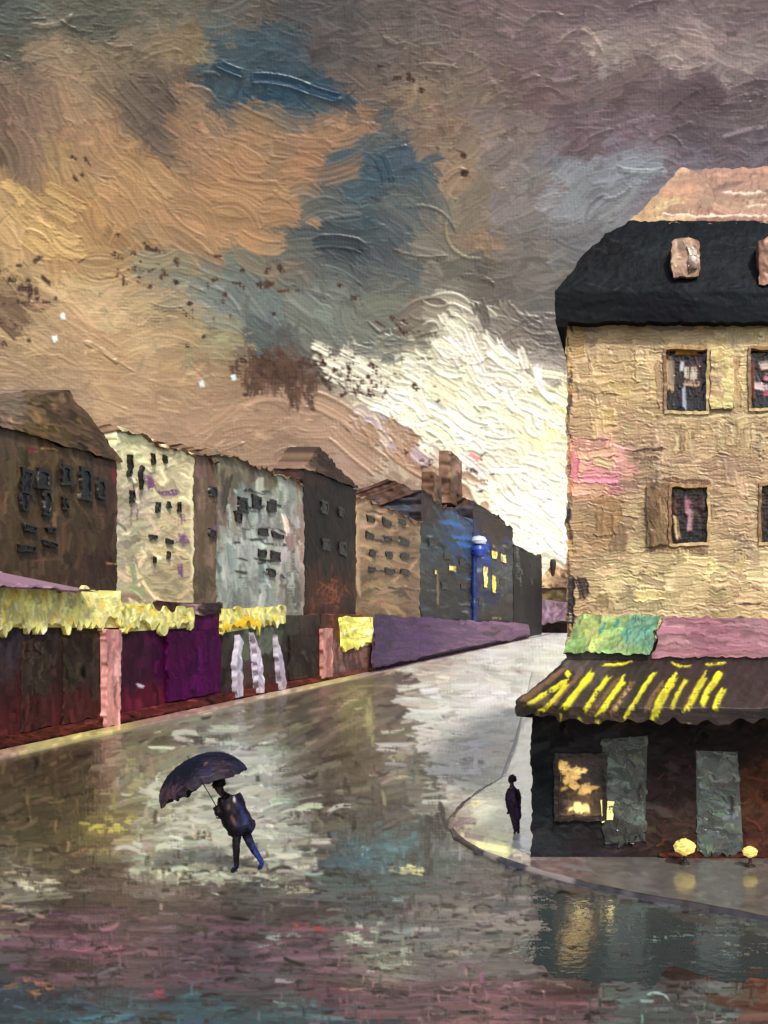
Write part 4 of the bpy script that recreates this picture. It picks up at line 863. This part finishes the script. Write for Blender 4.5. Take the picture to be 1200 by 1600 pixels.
for (ua, ub, va, vb) in ((a - 6, b + 6, c_ - 6, c_ + 1), (a - 6, b + 6, d - 1, d + 6), (a - 6, a + 1, c_ + 1, d - 1), (b - 1, b + 6, c_ + 1, d - 1)):
    acc.box((wx(ua, YC), YC - .06, wz(vb, YC)), (wx(ub, YC), YC + .22, wz(va, YC)), (44, 32, 28), 1.)
w = acc.build('window', M['wood'], t)
def ex_lit(cv):
    for (x, y, w_, h_, k, n_) in [(884, 1200, 8, 16, (206, 168, 100), 14), (892, 1222, 12, 14, (200, 160, 92), 18), (912, 1236, 14, 10, (206, 166, 98), 16), (906, 1262, 15, 8, (236, 212, 138), 16), (908, 1205, 7, 8, (216, 182, 110), 4)]:
        for q_ in range(n_): cv.line(*(lambda a_, b_: (a_, b_, a_ + rng.uniform(8, 16), b_ + rng.normal(0, 5)))(rng.normal(x - 6, w_ * .5), rng.normal(y, h_ * .5)), rng.uniform(6, 11), np.array(k) * rng.uniform(.85, 1.08), 1.9, .25)
yp = YC + .1
panel('glowing_pane', w, [(wx(a, YC), yp, wz(c_, YC)), (wx(b, YC), yp, wz(c_, YC)), (wx(a, YC), yp, wz(d, YC)), (wx(b, YC), yp, wz(d, YC))], (0, .04, 0), M['lit'], [((890, 1210), (60, 46, 36)), ((905, 1262), (110, 86, 56)), ((935, 1200), (36, 30, 28)), ((934, 1262), (60, 46, 36)), ((920, 1190), (40, 32, 30)), ((872, 1250), (44, 34, 32)), ((900, 1243), (70, 52, 36))], 1.1, ang=.2, L=(10, 24), W=(5, 10), cj=.14, extra=ex_lit)
panel('small_lit_pane', t, [(wx(939, YC), YC - .05, wz(1250, YC)), (wx(958, YC), YC - .05, wz(1252, YC)), (wx(941, YC), YC - .05, wz(1284, YC)), (wx(957, YC), YC - .05, wz(1282, YC))], (0, .04, 0), M['lit'], (226, 206, 130), 1.2, ang=.1, L=(8, 16), W=(4, 8), cj=.1)
for (a, b, c_, d, k) in [(944, 1010, 1155, 1318, [((970, 1200), (88, 96, 88)), ((990, 1270), (84, 92, 86)), ((970, 1300), (56, 56, 52))]), (1090, 1154, 1178, 1334, [((1110, 1200), (112, 120, 112)), ((1130, 1260), (96, 106, 102)), ((1120, 1310), (84, 92, 88))])]:
    dd = panel('glass_door', t, [(wx(a, YC), YC - .04, wz(c_, YC)), (wx(b, YC), YC - .04, wz(c_, YC)), (wx(a, YC), YC - .04, wz(d, YC)), (wx(b, YC), YC - .04, wz(d, YC))], (0, .03, 0), M['glass'], k, 1.1, ang=.05, L=(20, 56), W=(5, 11), cj=.16, jit=.18, wob=5, fringe=6, dry=.8)
    acc = Acc(); acc.box((wx(b - 10, YC), YC - .1, wz((c_ + d) / 2 + 12, YC)), (wx(b - 7, YC), YC - .05, wz((c_ + d) / 2 - 12, YC)), (70, 60, 50)); acc.build('handle', M['metal'], dd)
panel('plinth', t, [(wx(1030, YC), YC - .1, wz(1335, YC)), (8.5, YC - .1, wz(1335, YC)), (wx(1030, YC), YC - .1, PZ), (8.5, YC - .1, PZ)], (0, .09, 0), M['shop'], [((1100, 1340), (84, 44, 38)), ((1180, 1345), (70, 38, 34))], 1, ang=.1, L=(14, 40), W=(4, 8), cj=.2)
# awning: lofted from the wall to a front edge rounded at its left corner
sx = np.linspace(0, 1, 330)
Ex = np.interp(sx, [0, .08, .18, .32, 1], [wx(806, 20.9), -2.05, -1.35, -.2, 8.5]); Ey = np.interp(sx, [0, .08, .18, .32, 1], [20.9, 20.1, 19.6, 19.35, 19.3])
Tx = np.interp(sx, [0, 1], [wx(884, 22.3), 8.6]); Ty = np.full_like(sx, 22.3)
Ez = np.full_like(sx, 3.24); Tz = np.full_like(sx, wz(1029, 22.3))
tt = np.linspace(0, 1, 80)[:, None]
sag = .05 * np.sin(tt * np.pi)
P = np.stack([Tx * (1 - tt) + Ex * tt, Ty * (1 - tt) + Ey * tt, Tz * (1 - tt) + Ez * tt - sag], -1)
# valance
vt = np.linspace(0, 1, 16)[1:, None]
val = np.stack([Ex + 0 * vt, Ey + .04 * vt, Ez - .27 * vt * (1 + .5 * (vnoise(sx * 60, sx * 0, 1, 5) - .5))], -1)
P = np.concatenate([P, val])
cv = Canvas(790, 1015, 1720, 1160, [((880, 1060), (50, 40, 36)), ((1000, 1080), (46, 37, 35)), ((1150, 1080), (46, 37, 36)), ((850, 1112), (84, 66, 52)), ((950, 1126), (72, 57, 48)), ((1100, 1135), (58, 46, 42)), ((900, 1032), (88, 78, 72)), ((1500, 1080), (46, 37, 36))], 1.4, 61, 5)
cv.scatter(900, (24, 60), (5, 11), lambda x, y: -.95 if y < 1105 else .08, th=.9, cj=.12, jit=.14, aj=.12)
for (x0, y0, x1, y1) in [(884, 1044, 812, 1100), (912, 1048, 852, 1114), (990, 1062, 950, 1122), (968, 1060, 920, 1118), (1040, 1060, 1005, 1118), (1098, 1062, 1062, 1118)]:
    cv.line(x0, y0, x1, y1, 9, (120, 90, 58), 1.2, .4)
for (x0, y0, x1, y1, w) in [(890, 1062, 822, 1104, 7), (893, 1050, 884, 1058, 8), (892, 1062, 840, 1118, 7), (930, 1047, 877, 1114, 9), (956, 1052, 908, 1118, 7), (979, 1057, 932, 1122, 8), (1023, 1050, 973, 1126, 7), (1056, 1052, 1017, 1128, 11), (1077, 1054, 1045, 1114, 6), (1106, 1050, 1068, 1116, 8), (1126, 1050, 1093, 1106, 9), (1133, 1074, 1115, 1112, 9),
                           (938, 1040, 990, 1035, 4), (1048, 1038, 1080, 1042, 5), (1100, 1040, 1136, 1038, 4)]:
    cv.line(x0, y0, x1, y1, w * 1.25, (236, 228, 40), 2.0, .1, curve=rng.normal(0, 2))
    for k in range(2): f_ = rng.uniform(.1, .7); cv.line(x0 + (x1 - x0) * f_, y0 + (y1 - y0) * f_, x0 + (x1 - x0) * (f_ + .3), y0 + (y1 - y0) * (f_ + .3), w * .8, random.choice([(240, 234, 50), (190, 182, 40), (230, 218, 60)]), 2.2, .3, curve=rng.normal(0, 1))
for (x, y) in ((840, 1118), (876, 1121), (906, 1126), (932, 1128), (975, 1131), (1017, 1136), (1047, 1135), (1076, 1133), (1100, 1133)): cv.line(x, y - 6, x + 1, y + 8, 7, (190, 184, 40), 1.6, .35)
for (x, y) in ((965, 1102), (970, 1090), (978, 1080), (958, 1112)): cv.line(x, y, x + 8, y - 8, 7, (206, 170, 96), 1.6, .3)
acc = Acc(); Q, C = relief(acc, P, cv, 1., 1.2)
acc.grid(np.stack([Q[:, 0], Q[:, 0] * [0, 0, 1] + [wx(884, 22.3) + .1, 22.3, -.25]]), np.stack([C[:, 0]] * 2))
acc.build('striped_awning', M['cloth'], t)
# fascia above the awning: green corner canopy and mauve panel
yg = 22.2
panel('green_canopy', t, [(wx(905, yg + .5), yg + .5, wz(962, yg + .5)), (wx(1030, yg + .5), yg + .5, wz(962, yg + .5)), (wx(882, yg - .1), yg - .1, wz(1021, yg - .1)), (wx(1016, yg - .1), yg - .1, wz(1021, yg - .1))], (0, .5, -.02), M['cloth'],
      [((900, 1000), (118, 152, 84)), ((940, 975), (142, 166, 88)), ((990, 985), (92, 142, 110)), ((1010, 990), (82, 134, 106)), ((960, 1005), (130, 162, 88)), ((925, 985), (156, 166, 88))], 1.2, ang=-.6, L=(20, 50), W=(6, 14), cj=.1, th=1.4, aj=.5, wob=2,
      extra=lambda cv: [cv.line(x, y, x + 14, y - 22, 9, (56, 130, 120), 1.2, .5) for x, y in ((935, 990), (955, 985), (975, 1005), (1000, 1000), (985, 975))])
panel('mauve_fascia', t, [(wx(1036, yg), yg, wz(965, yg)), (9, yg, wz(970, yg)), (wx(1019, yg), yg, wz(1027, yg)), (9, yg, wz(1030, yg))], (0, .9, 0), M['shop'], [((1050, 1000), (166, 122, 132)), ((1100, 990), (152, 106, 118)), ((1170, 1000), (156, 112, 122)), ((1180, 975), (170, 128, 136)), ((1120, 1015), (146, 102, 114))], 1., ang=.02, L=(40, 110), W=(5, 11), cj=.06, jit=.12, aj=.06, wob=2)
panel('awning_rail', t, [(wx(884, 22.25), 22.25, wz(1021, 22.25)), (8.8, 22.25, wz(1024, 22.25)), (wx(884, 22.25), 22.25, wz(1034, 22.25)), (8.8, 22.25, wz(1037, 22.25))], (0, .4, 0), M['wood'], [((900, 1028), (96, 88, 80)), ((1000, 1030), (50, 40, 38)), ((1150, 1032), (52, 42, 42))], .8, ang=0, L=(30, 80), W=(3, 6), cj=.2)

# small lamps along the cafe wall
def lantern(u, v, r, yy, label):
    x, z = wx(u, yy), wz(v, yy); R_ = r / F * yy
    o = thing('lantern', label, 'lantern', (x, yy, PZ), 'small lit lanterns by the cafe')
    lathe('base', o, x, yy, [(PZ, .1), (.11, .1), (.13, .035), (z - R_, .03), (z - R_ * .9, R_ * .6)], (52, 40, 34), M['metal'], 12)
    lathe('glowing_shade', o, x, yy, [(z - R_ * .85, R_ * .3), (z - R_ * .5, R_ * .9), (z, R_ * 1.1), (z + R_ * .35, R_ * .85), (z + R_ * .65, R_ * .4), (z + R_ * .72, .01)], (206, 180, 98), M['lit'], 22, .35)
lantern(1070, 1322, 16, 20.2, 'round glowing yellow lantern between the two glass doors')
lantern(1172, 1330, 11, 20.0, 'narrow glowing yellow lantern to the right of the paler glass door')

# ------------------------------------------------------------------ people
def skin_body(name, V_, E_, parent, mat, colour_fn, sub=3, root=None, lump=.012, strokes=1.1, marks=()):
    names = list(V_)
    me = bpy.data.meshes.new(name + '_cage')
    me.from_pydata([V_[k][0] for k in names], [(names.index(a), names.index(b)) for a, b in E_], [])
    o = bpy.data.objects.new(name + '_cage', me); COL.objects.link(o)
    md = o.modifiers.new('Skin', 'SKIN'); md.use_smooth_shade = True; md.branch_smoothing = .6
    for i, k in enumerate(names):
        r = V_[k][1]; r = r if isinstance(r, tuple) else (r, r)
        me.skin_vertices[0].data[i].radius = r
        me.skin_vertices[0].data[i].use_root = (k == root)
    sb = o.modifiers.new('Sub', 'SUBSURF'); sb.levels = sb.render_levels = sub
    bpy.context.view_layer.update()
    ev = o.evaluated_get(bpy.context.evaluated_depsgraph_get())
    m2 = bpy.data.meshes.new_from_object(ev)
    bpy.data.objects.remove(o); m2.name = name
    P = np.zeros(len(m2.vertices) * 3, np.float32); m2.vertices.foreach_get('co', P); P = P.reshape(-1, 3)
    Nn = np.zeros(len(m2.vertices) * 3, np.float32); m2.vertices.foreach_get('normal', Nn); Nn = Nn.reshape(-1, 3)
    pu, pv = proj(P)
    cols = np.array([colour_fn(p) for p in P], float)
    pick = rng.integers(0, len(P), 90)
    cv = Canvas(pu.min() - 3, pv.min() - 3, pu.max() + 3, pv.max() + 3, [((pu[i], pv[i]), cols[i]) for i in pick], .45, int(rng.integers(1, 999)), 2)
    area = (pu.max() - pu.min()) * (pv.max() - pv.min())
    cv.scatter(int(area / 12), (8, 26), (1.6, 4), strokes, th=1., dry=.3, cj=.28, jit=.25, aj=.2)
    for l_ in marks: cv.line(*l_, th=1.3, dry=.1)
    cc, hh = cv.sample(pu, pv)
    P = P + Nn * (lump * (fbm(pu + P[:, 1] * 30, pv * .6, 9, 5) - .5) * 2.4 + .008 * (hh - .6))[:, None]
    m2.vertices.foreach_set('co', P.astype(np.float32).ravel())
    c = lin(cc) * ALB
    at = m2.attributes.new('Col', 'FLOAT_COLOR', 'POINT')
    at.data.foreach_set('color', np.concatenate([c, np.ones((len(c), 1))], 1).astype(np.float32).ravel())
    for p in m2.polygons: p.use_smooth = True
    m2.materials.clear(); m2.materials.append(mat); m2.update()
    o2 = bpy.data.objects.new(name, m2); COL.objects.link(o2)
    o2.parent = parent; o2.matrix_parent_inverse = parent.matrix_basis.inverted()
    return o2


YP = 19.9
def pp(u, v, dy=0.): return (wx(u, YP), YP + dy, wz(v, YP))
SKIN, NAVY, BLUE = (104, 76, 66), (24, 22, 36), (34, 46, 116)
tp = thing('person', 'person in dark coat and blue trousers leaning under an umbrella on the street', 'person', pp(390, 1362))
hand = np.array(pp(344, 1262, -.12))
axd = np.array([-.46, -.06, .885]); axd /= np.linalg.norm(axd)            # the umbrella's shaft leans up and left
HD = 4
V_ = {'pelvis': (pp(374, 1290), (.15, .12)), 'waist': (pp(366, 1272), (.14, .11)), 'chest': (pp(356, 1254), (.17, .13)), 'neck0': (pp(349, 1242), .085), 'neck': (pp(346, 1238), .062),
      'head0': (pp(343, 1232), (.08, .085)), 'head1': (pp(340, 1226), (.09, .1)), 'head2': (pp(338, 1219), (.07, .075)),
      'shL': (pp(354, 1246, -.19), .075), 'elL': (pp(350, 1264, -.30), .055), 'wrL': (tuple(hand + np.array([.08, .0, -.06])), .034), 'palmL': (tuple(hand + np.array([.035, .0, -.01])), (.04, .022)),
      'shR': (pp(352, 1246, .19), .075), 'elR': (pp(356, 1268, .25), .055), 'wrR': (pp(352, 1286, .2), .034), 'palmR': (pp(351, 1292, .19), (.04, .022)),
      'hipL': (pp(373, 1297, -.09), .1), 'knL': (pp(373, 1325, -.12), .07), 'anL': (pp(373, 1353, -.1), .045), 'toL': (pp(365, 1360, -.12), .04),
      'hipR': (pp(378, 1297, .09), .1), 'knR': (pp(390, 1324, .1), .072), 'anR': (pp(407, 1350, .1), .047), 'toR': (pp(402, 1360, .1), .042)}
E_ = [('pelvis', 'waist'), ('waist', 'chest'), ('chest', 'neck0'), ('neck0', 'neck'), ('neck', 'head0'), ('head0', 'head1'), ('head1', 'head2'), ('chest', 'shL'), ('shL', 'elL'), ('elL', 'wrL'), ('wrL', 'palmL'),
      ('chest', 'shR'), ('shR', 'elR'), ('elR', 'wrR'), ('wrR', 'palmR'), ('pelvis', 'hipL'), ('hipL', 'knL'), ('knL', 'anL'), ('anL', 'toL'), ('pelvis', 'hipR'), ('hipR', 'knR'), ('knR', 'anR'), ('anR', 'toR')]
perp = np.cross(axd, [0, 1, 0]); perp /= np.linalg.norm(perp); side = np.cross(axd, perp)
def fingers(base, tag_, curl):
    b = np.array(V_[base][0])
    for i in range(4):
        o = b + axd * (.03 - .022 * i) if curl else b + np.array([0, (.03 - .02 * i), -.035])
        if curl:
            pts = [o + perp * 0.0 + side * .02, o - perp * .045 + side * .028 * .6, o - perp * .06 - side * .012]
        else:
            L = (.07, .08, .075, .06)[i]; pts = [o, o + np.array([-.01, 0, -L * .55]), o + np.array([-.03, 0, -L])]
        pr = base
        for j, p in enumerate(pts):
            k = f'{tag_}{i}{j}'; V_[k] = (tuple(p), (.0095, .009, .008)[j]); E_.append((pr, k)); pr = k
    k1, k2 = tag_ + 't1', tag_ + 't2'
    V_[k1] = (tuple(b + (np.array([0, -.03, -.01]) if not curl else -perp * .02 - side * .03)), .011); V_[k2] = (tuple(b + (np.array([-.02, -.045, -.035]) if not curl else -perp * .055 - side * .028 + axd * .02)), .009)
    E_.extend([(base, k1), (k1, k2)])
fingers('palmL', 'fl', True); fingers('palmR', 'fr', False)
def body_col(p):
    v = V0 - (p[2] - 5) / p[1] * F
    if v > 1352: return (24, 26, 60)
    if v > 1296: return (BLUE if v > 1322 else (34, 36, 60)) if p[1] > YP + .02 else (22, 20, 28)
    if v < 1236: return SKIN
    if np.linalg.norm(p - hand) < .13 or np.linalg.norm(p - np.array(V_['palmR'][0])) < .1: return SKIN
    return NAVY
skin_body('body', V_, E_, tp, M['coat'], body_col, root='pelvis', lump=.006)
# coat: a bulky back, hem at the thighs
Vc = {'hem': (pp(386, 1306), (.2, .22)), 'hip': (pp(378, 1292), (.29, .28)), 'back': (pp(368, 1273), (.36, .3)), 'chest': (pp(358, 1257), (.31, .29)), 'collar': (pp(350, 1243), (.19, .19)),
      'sl0': (pp(355, 1248, -.2), .1), 'sl1': (pp(350, 1266, -.31), .08), 'sl2': (tuple(hand + np.array([.1, -.01, -.08])), .055), 'sr0': (pp(354, 1248, .2), .1), 'sr1': (pp(357, 1268, .26), .08), 'sr2': (pp(353, 1282, .21), .055)}
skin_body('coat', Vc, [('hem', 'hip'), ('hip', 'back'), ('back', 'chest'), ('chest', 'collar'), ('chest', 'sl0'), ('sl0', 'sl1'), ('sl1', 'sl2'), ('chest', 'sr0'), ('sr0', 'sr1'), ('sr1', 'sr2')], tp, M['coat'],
          lambda p: (30, 32, 56) if p[0] > wx(366, YP) + .25 * (wz(1270, YP) - p[2]) + .0 else (28, 20, 28), root='back', lump=.045, marks=[(365, 1246, 380, 1266, 3, (206, 206, 216)), (372, 1252, 386, 1290, 9, (40, 50, 92)), (352, 1250, 372, 1300, 3, (110, 84, 80)), (345, 1250, 356, 1285, 6, (22, 18, 22))])  # the thin whitish mark on the coat's edge is a painted highlight
def hair_cap(centre, r, parent, col):
    a = np.linspace(0, 2 * np.pi, 25); b = np.linspace(0, 2.0, 14)
    P = np.array([[np.array(centre) + r * (1 + .16 * (vnoise(3 * math.cos(x) + 5, 3 * y, 1, 9) - .5)) * np.array([math.sin(y) * math.cos(x) + .12, math.sin(y) * math.sin(x), 1.1 * math.cos(y)]) for x in a] for y in b])
    P[:, -1] = P[:, 0]
    acc = Acc(); acc.grid(P, lin(np.array(col) / 255.) * ALB); acc.build('hair', M['coat'], parent)
hair_cap(pp(341, 1224), .125, tp, (32, 25, 30))
# face: nose, eyes and ears on the side that looks up the street
fc = np.array(pp(340, 1227)); acc = Acc()
for off, r in (((-.1, 0, -.005), .018), ((-.085, -.035, .02), .011), ((-.085, .035, .02), .011), ((-.085, 0, -.045), .016), ((0.01, -.1, 0), .022), ((0.01, .1, 0), .022)):
    a = np.linspace(0, 2 * np.pi, 9); b = np.linspace(0, np.pi, 6)
    acc.grid(np.array([[fc + off + r * np.array([math.sin(y) * math.cos(x), math.sin(y) * math.sin(x), math.cos(y)]) for x in a] for y in b]), lin(np.array(SKIN if r > .015 else (30, 24, 24)) / 255.) * ALB)
acc.build('face', M['skin'], tp)

# umbrella, held: a thing of its own
apex = np.array(pp(301, 1184)); apex[1] = YP - .16
ta = thing('umbrella', 'large dark navy umbrella tilted to the left over the walking person', 'umbrella', hand)
cen = apex - axd * .6
e1 = np.cross(axd, [0, 1, 0]); e1 /= np.linalg.norm(e1); e2 = np.cross(axd, e1)
def dome(s, a, off=0.):
    R_ = .86; sc = 1 - .06 * (1 - abs(math.cos(4 * a))) * s ** 3
    r = (R_ + off) * math.sin(s * 1.35) / math.sin(1.35) * sc
    h = (.6 + off) * (math.cos(s * 1.35) - math.cos(1.35)) / (1 - math.cos(1.35)) - .04 * abs(math.sin(4 * a)) * s ** 2 * -1
    w = .02 * math.sin(a * 9 + s * 5) + .10 * s ** 6 * (float(vnoise(a * 9, 0, 1, 51)) - .5) - .1 * s ** 3 * max(0, -math.cos(a - .3))
    return cen + axd * (h + w * s) + (e1 * math.cos(a) + e2 * math.sin(a)) * r
acc = Acc(); na, ns = 96, 26
na, ns = 240, 80; A_ = np.linspace(0, 2 * np.pi, na + 1); S_ = np.linspace(.02, 1, ns)
Pq = np.array([[dome(s, a) for a in A_] for s in S_])
pu, pv = proj(Pq)
cu = Canvas(pu.min() - 4, pv.min() - 4, pu.max() + 4, pv.max() + 4, [((270, 1215), (20, 17, 30)), ((300, 1195), (18, 17, 36)), ((335, 1172), (22, 22, 44)), ((370, 1180), (24, 24, 48)), ((265, 1245), (84, 60, 70)), ((285, 1238), (46, 34, 44)), ((320, 1205), (34, 28, 44)), ((345, 1200), (48, 38, 48))], .5, 33, 5)
cu.scatter(520, (12, 40), (2, 5), lambda x, y: -.75 + (x - 260) / 120 * .95 if x > 278 else -1.2, th=1., dry=.35, cj=.22, jit=.22, aj=.15)
for l_ in [(357, 1171, 376, 1176, 4, (214, 216, 228)), (366, 1167, 374, 1171, 3.5, (214, 216, 228)), (310, 1208, 332, 1200, 6, (28, 28, 66)), (318, 1196, 324, 1190, 3, (120, 86, 78))]: cu.line(*l_, th=1.2, dry=.15)  # the two whitish dabs near the tip are painted highlights
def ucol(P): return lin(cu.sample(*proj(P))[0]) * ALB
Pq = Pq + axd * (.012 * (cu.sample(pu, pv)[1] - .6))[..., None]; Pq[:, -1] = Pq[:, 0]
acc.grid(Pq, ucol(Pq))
Pi = np.array([[dome(s, a, -.025) for a in A_] for s in S_]); acc.grid(Pi, ucol(Pi) * .8)
acc.grid(np.stack([Pq[-1], Pi[-1]]), lin(np.array((40, 34, 46)) / 255.) * ALB)
can = acc.build('canopy', M['coat'], ta)
def tube(name, pts, r, col, mat, parent, n=8):
    acc = Acc(); pts = np.array(pts, float); rows = []
    for i, p in enumerate(pts):
        d = pts[min(i + 1, len(pts) - 1)] - pts[max(i - 1, 0)]; d /= np.linalg.norm(d)
        a_ = np.cross(d, [.3, 1, .2]); a_ /= np.linalg.norm(a_); b_ = np.cross(d, a_)
        rr = r[i] if isinstance(r, (list, tuple)) else r
        rows.append([p + rr * (a_ * math.cos(q) + b_ * math.sin(q)) for q in np.linspace(0, 2 * np.pi, n + 1)])
    acc.grid(np.array(rows), lin(np.array(col) / 255.) * ALB)
    return acc.build(name, mat, parent)
off_ = hand - (apex - axd * np.dot(apex - hand, axd))
tube('shaft', [apex + axd * .07, apex - axd * .3, hand + axd * .2, hand, hand - axd * .06], [.008, .009, .009, .009, .009], (40, 36, 40), M['metal'], ta)
hk = [hand - axd * .05, hand - axd * .13] + [hand - axd * .13 + perp * .05 * (1 - math.cos(q)) - axd * .05 * math.sin(q) for q in np.linspace(.5, math.pi, 6)]
tube('handle', hk, .013, (70, 46, 32), M['wood'], ta)
for i in range(8):
    a = i * math.pi / 4
    tube('rib', [dome(s, a, -.035) for s in np.linspace(.05, 1, 9)], .006, (60, 56, 60), M['metal'], can, 6)

# small figure in purple by the cafe corner
Y2 = (5 - PZ) * F / (1302 - V0)
def p2(u, v, dy=0.): return (wx(u, Y2), Y2 + dy, wz(v, Y2))
tq = thing('person', 'small figure in a long purple coat standing by the white corner of the cafe', 'person', p2(806, 1302))
V_ = {'pelvis': (p2(804, 1262), (.13, .11)), 'waist': (p2(803, 1250), (.125, .105)), 'chest': (p2(801, 1238), (.13, .1)), 'neck0': (p2(800, 1229), .06), 'neck': (p2(800, 1226), .042), 'head0': (p2(799, 1222), .06), 'head1': (p2(799, 1218), (.075, .08)), 'head2': (p2(799, 1213), .055),
      'shL': (p2(794, 1234), .055), 'elL': (p2(792, 1249, -.02), .042), 'wrL': (p2(794, 1262, -.07), .028), 'palmL': (p2(795, 1266, -.09), (.032, .018)),
      'shR': (p2(809, 1234), .055), 'elR': (p2(812, 1249, -.02), .042), 'wrR': (p2(812, 1262, -.07), .028), 'palmR': (p2(811, 1266, -.09), (.032, .018)),
      'hipL': (p2(801, 1268), .085), 'knL': (p2(803, 1284), .06), 'anL': (p2(805, 1299, .04), .038), 'toL': (p2(804, 1301, -.1), .03),
      'hipR': (p2(807, 1268), .085), 'knR': (p2(808, 1284), .06), 'anR': (p2(809, 1299, .08), .038), 'toR': (p2(810, 1301, -.06), .03)}
E_ = [('pelvis', 'waist'), ('waist', 'chest'), ('chest', 'neck0'), ('neck0', 'neck'), ('neck', 'head0'), ('head0', 'head1'), ('head1', 'head2'), ('chest', 'shL'), ('shL', 'elL'), ('elL', 'wrL'), ('wrL', 'palmL'),
      ('chest', 'shR'), ('shR', 'elR'), ('elR', 'wrR'), ('wrR', 'palmR'), ('pelvis', 'hipL'), ('hipL', 'knL'), ('knL', 'anL'), ('anL', 'toL'), ('pelvis', 'hipR'), ('hipR', 'knR'), ('knR', 'anR'), ('anR', 'toR')]
for nm in ('L', 'R'):
    b = np.array(V_['palm' + nm][0])
    for i in range(4):
        k1, k2 = f'f{nm}{i}a', f'f{nm}{i}b'
        V_[k1] = (tuple(b + np.array([(i - 1.5) * .017, -.01, -.035])), .0085); V_[k2] = (tuple(b + np.array([(i - 1.5) * .018, -.025, -.07 + abs(i - 1.4) * .006])), .0075)
        E_ += [('palm' + nm, k1), (k1, k2)]
    k1 = f't{nm}'; V_[k1] = (tuple(b + np.array([.035 if nm == 'L' else -.035, -.02, -.02])), .009); E_.append(('palm' + nm, k1))
skin_body('body', V_, E_, tq, M['coat'], lambda p: (122, 88, 84) if (V0 - (p[2] - 5) / p[1] * F) < 1227 and p[1] < Y2 else (62, 42, 66), root='pelvis', lump=.006)
Vc = {'hem': (p2(806, 1284), (.12, .13)), 'hip': (p2(805, 1268), (.165, .15)), 'mid': (p2(803, 1252), (.18, .15)), 'chest': (p2(801, 1239), (.145, .13)), 'col': (p2(800, 1229), (.08, .08))}
skin_body('coat', Vc, [('hem', 'hip'), ('hip', 'mid'), ('mid', 'chest'), ('chest', 'col')], tq, M['coat'], lambda p: (70, 48, 76), root='mid', lump=.03)
hair_cap(p2(799.5, 1218, .01), .1, tq, (46, 32, 42))

# ------------------------------------------------------------------ light, camera
w = bpy.data.worlds.new("World"); scene.world = w; w.use_nodes = True
nt = w.node_tree
bg = nt.nodes.get('Background') or nt.nodes.new('ShaderNodeBackground')
st = nt.nodes.new('ShaderNodeTexSky'); st.sky_type = 'NISHITA'; st.sun_disc = False
SUN = np.array([.35, -.57, .74]); SUN /= np.linalg.norm(SUN)
el = math.asin(SUN[2]); st.sun_elevation = el
st.sun_rotation = math.atan2(SUN[0], SUN[1])
st.air_density = 1.2; st.dust_density = 4
nt.links.new(st.outputs['Color'], bg.inputs['Color']); bg.inputs['Strength'].default_value = .15
ld = bpy.data.lights.new('sun', 'SUN'); ld.energy = 3.4; ld.angle = math.radians(6); ld.color = (1, .95, .88)
so = bpy.data.objects.new('sun', ld); COL.objects.link(so)
from mathutils import Vector
so.rotation_euler = Vector(SUN).to_track_quat('Z', 'Y').to_euler()
so.location = (6, -10, 30)

cd = bpy.data.cameras.new('camera'); co = bpy.data.objects.new('camera', cd); COL.objects.link(co)
co.location = CAM; co.rotation_euler = (math.radians(90), 0, 0)
cd.sensor_fit = 'AUTO'; cd.sensor_width = 36; cd.lens = 36.0
cd.shift_x = (600 - U0) / 1600; cd.shift_y = (V0 - 800) / 1600
cd.clip_start = .1; cd.clip_end = 5000
scene.camera = co
scene.view_settings.view_transform = 'Standard'; scene.view_settings.look = 'None'
scene.view_settings.exposure = 0.22; scene.view_settings.gamma = 1
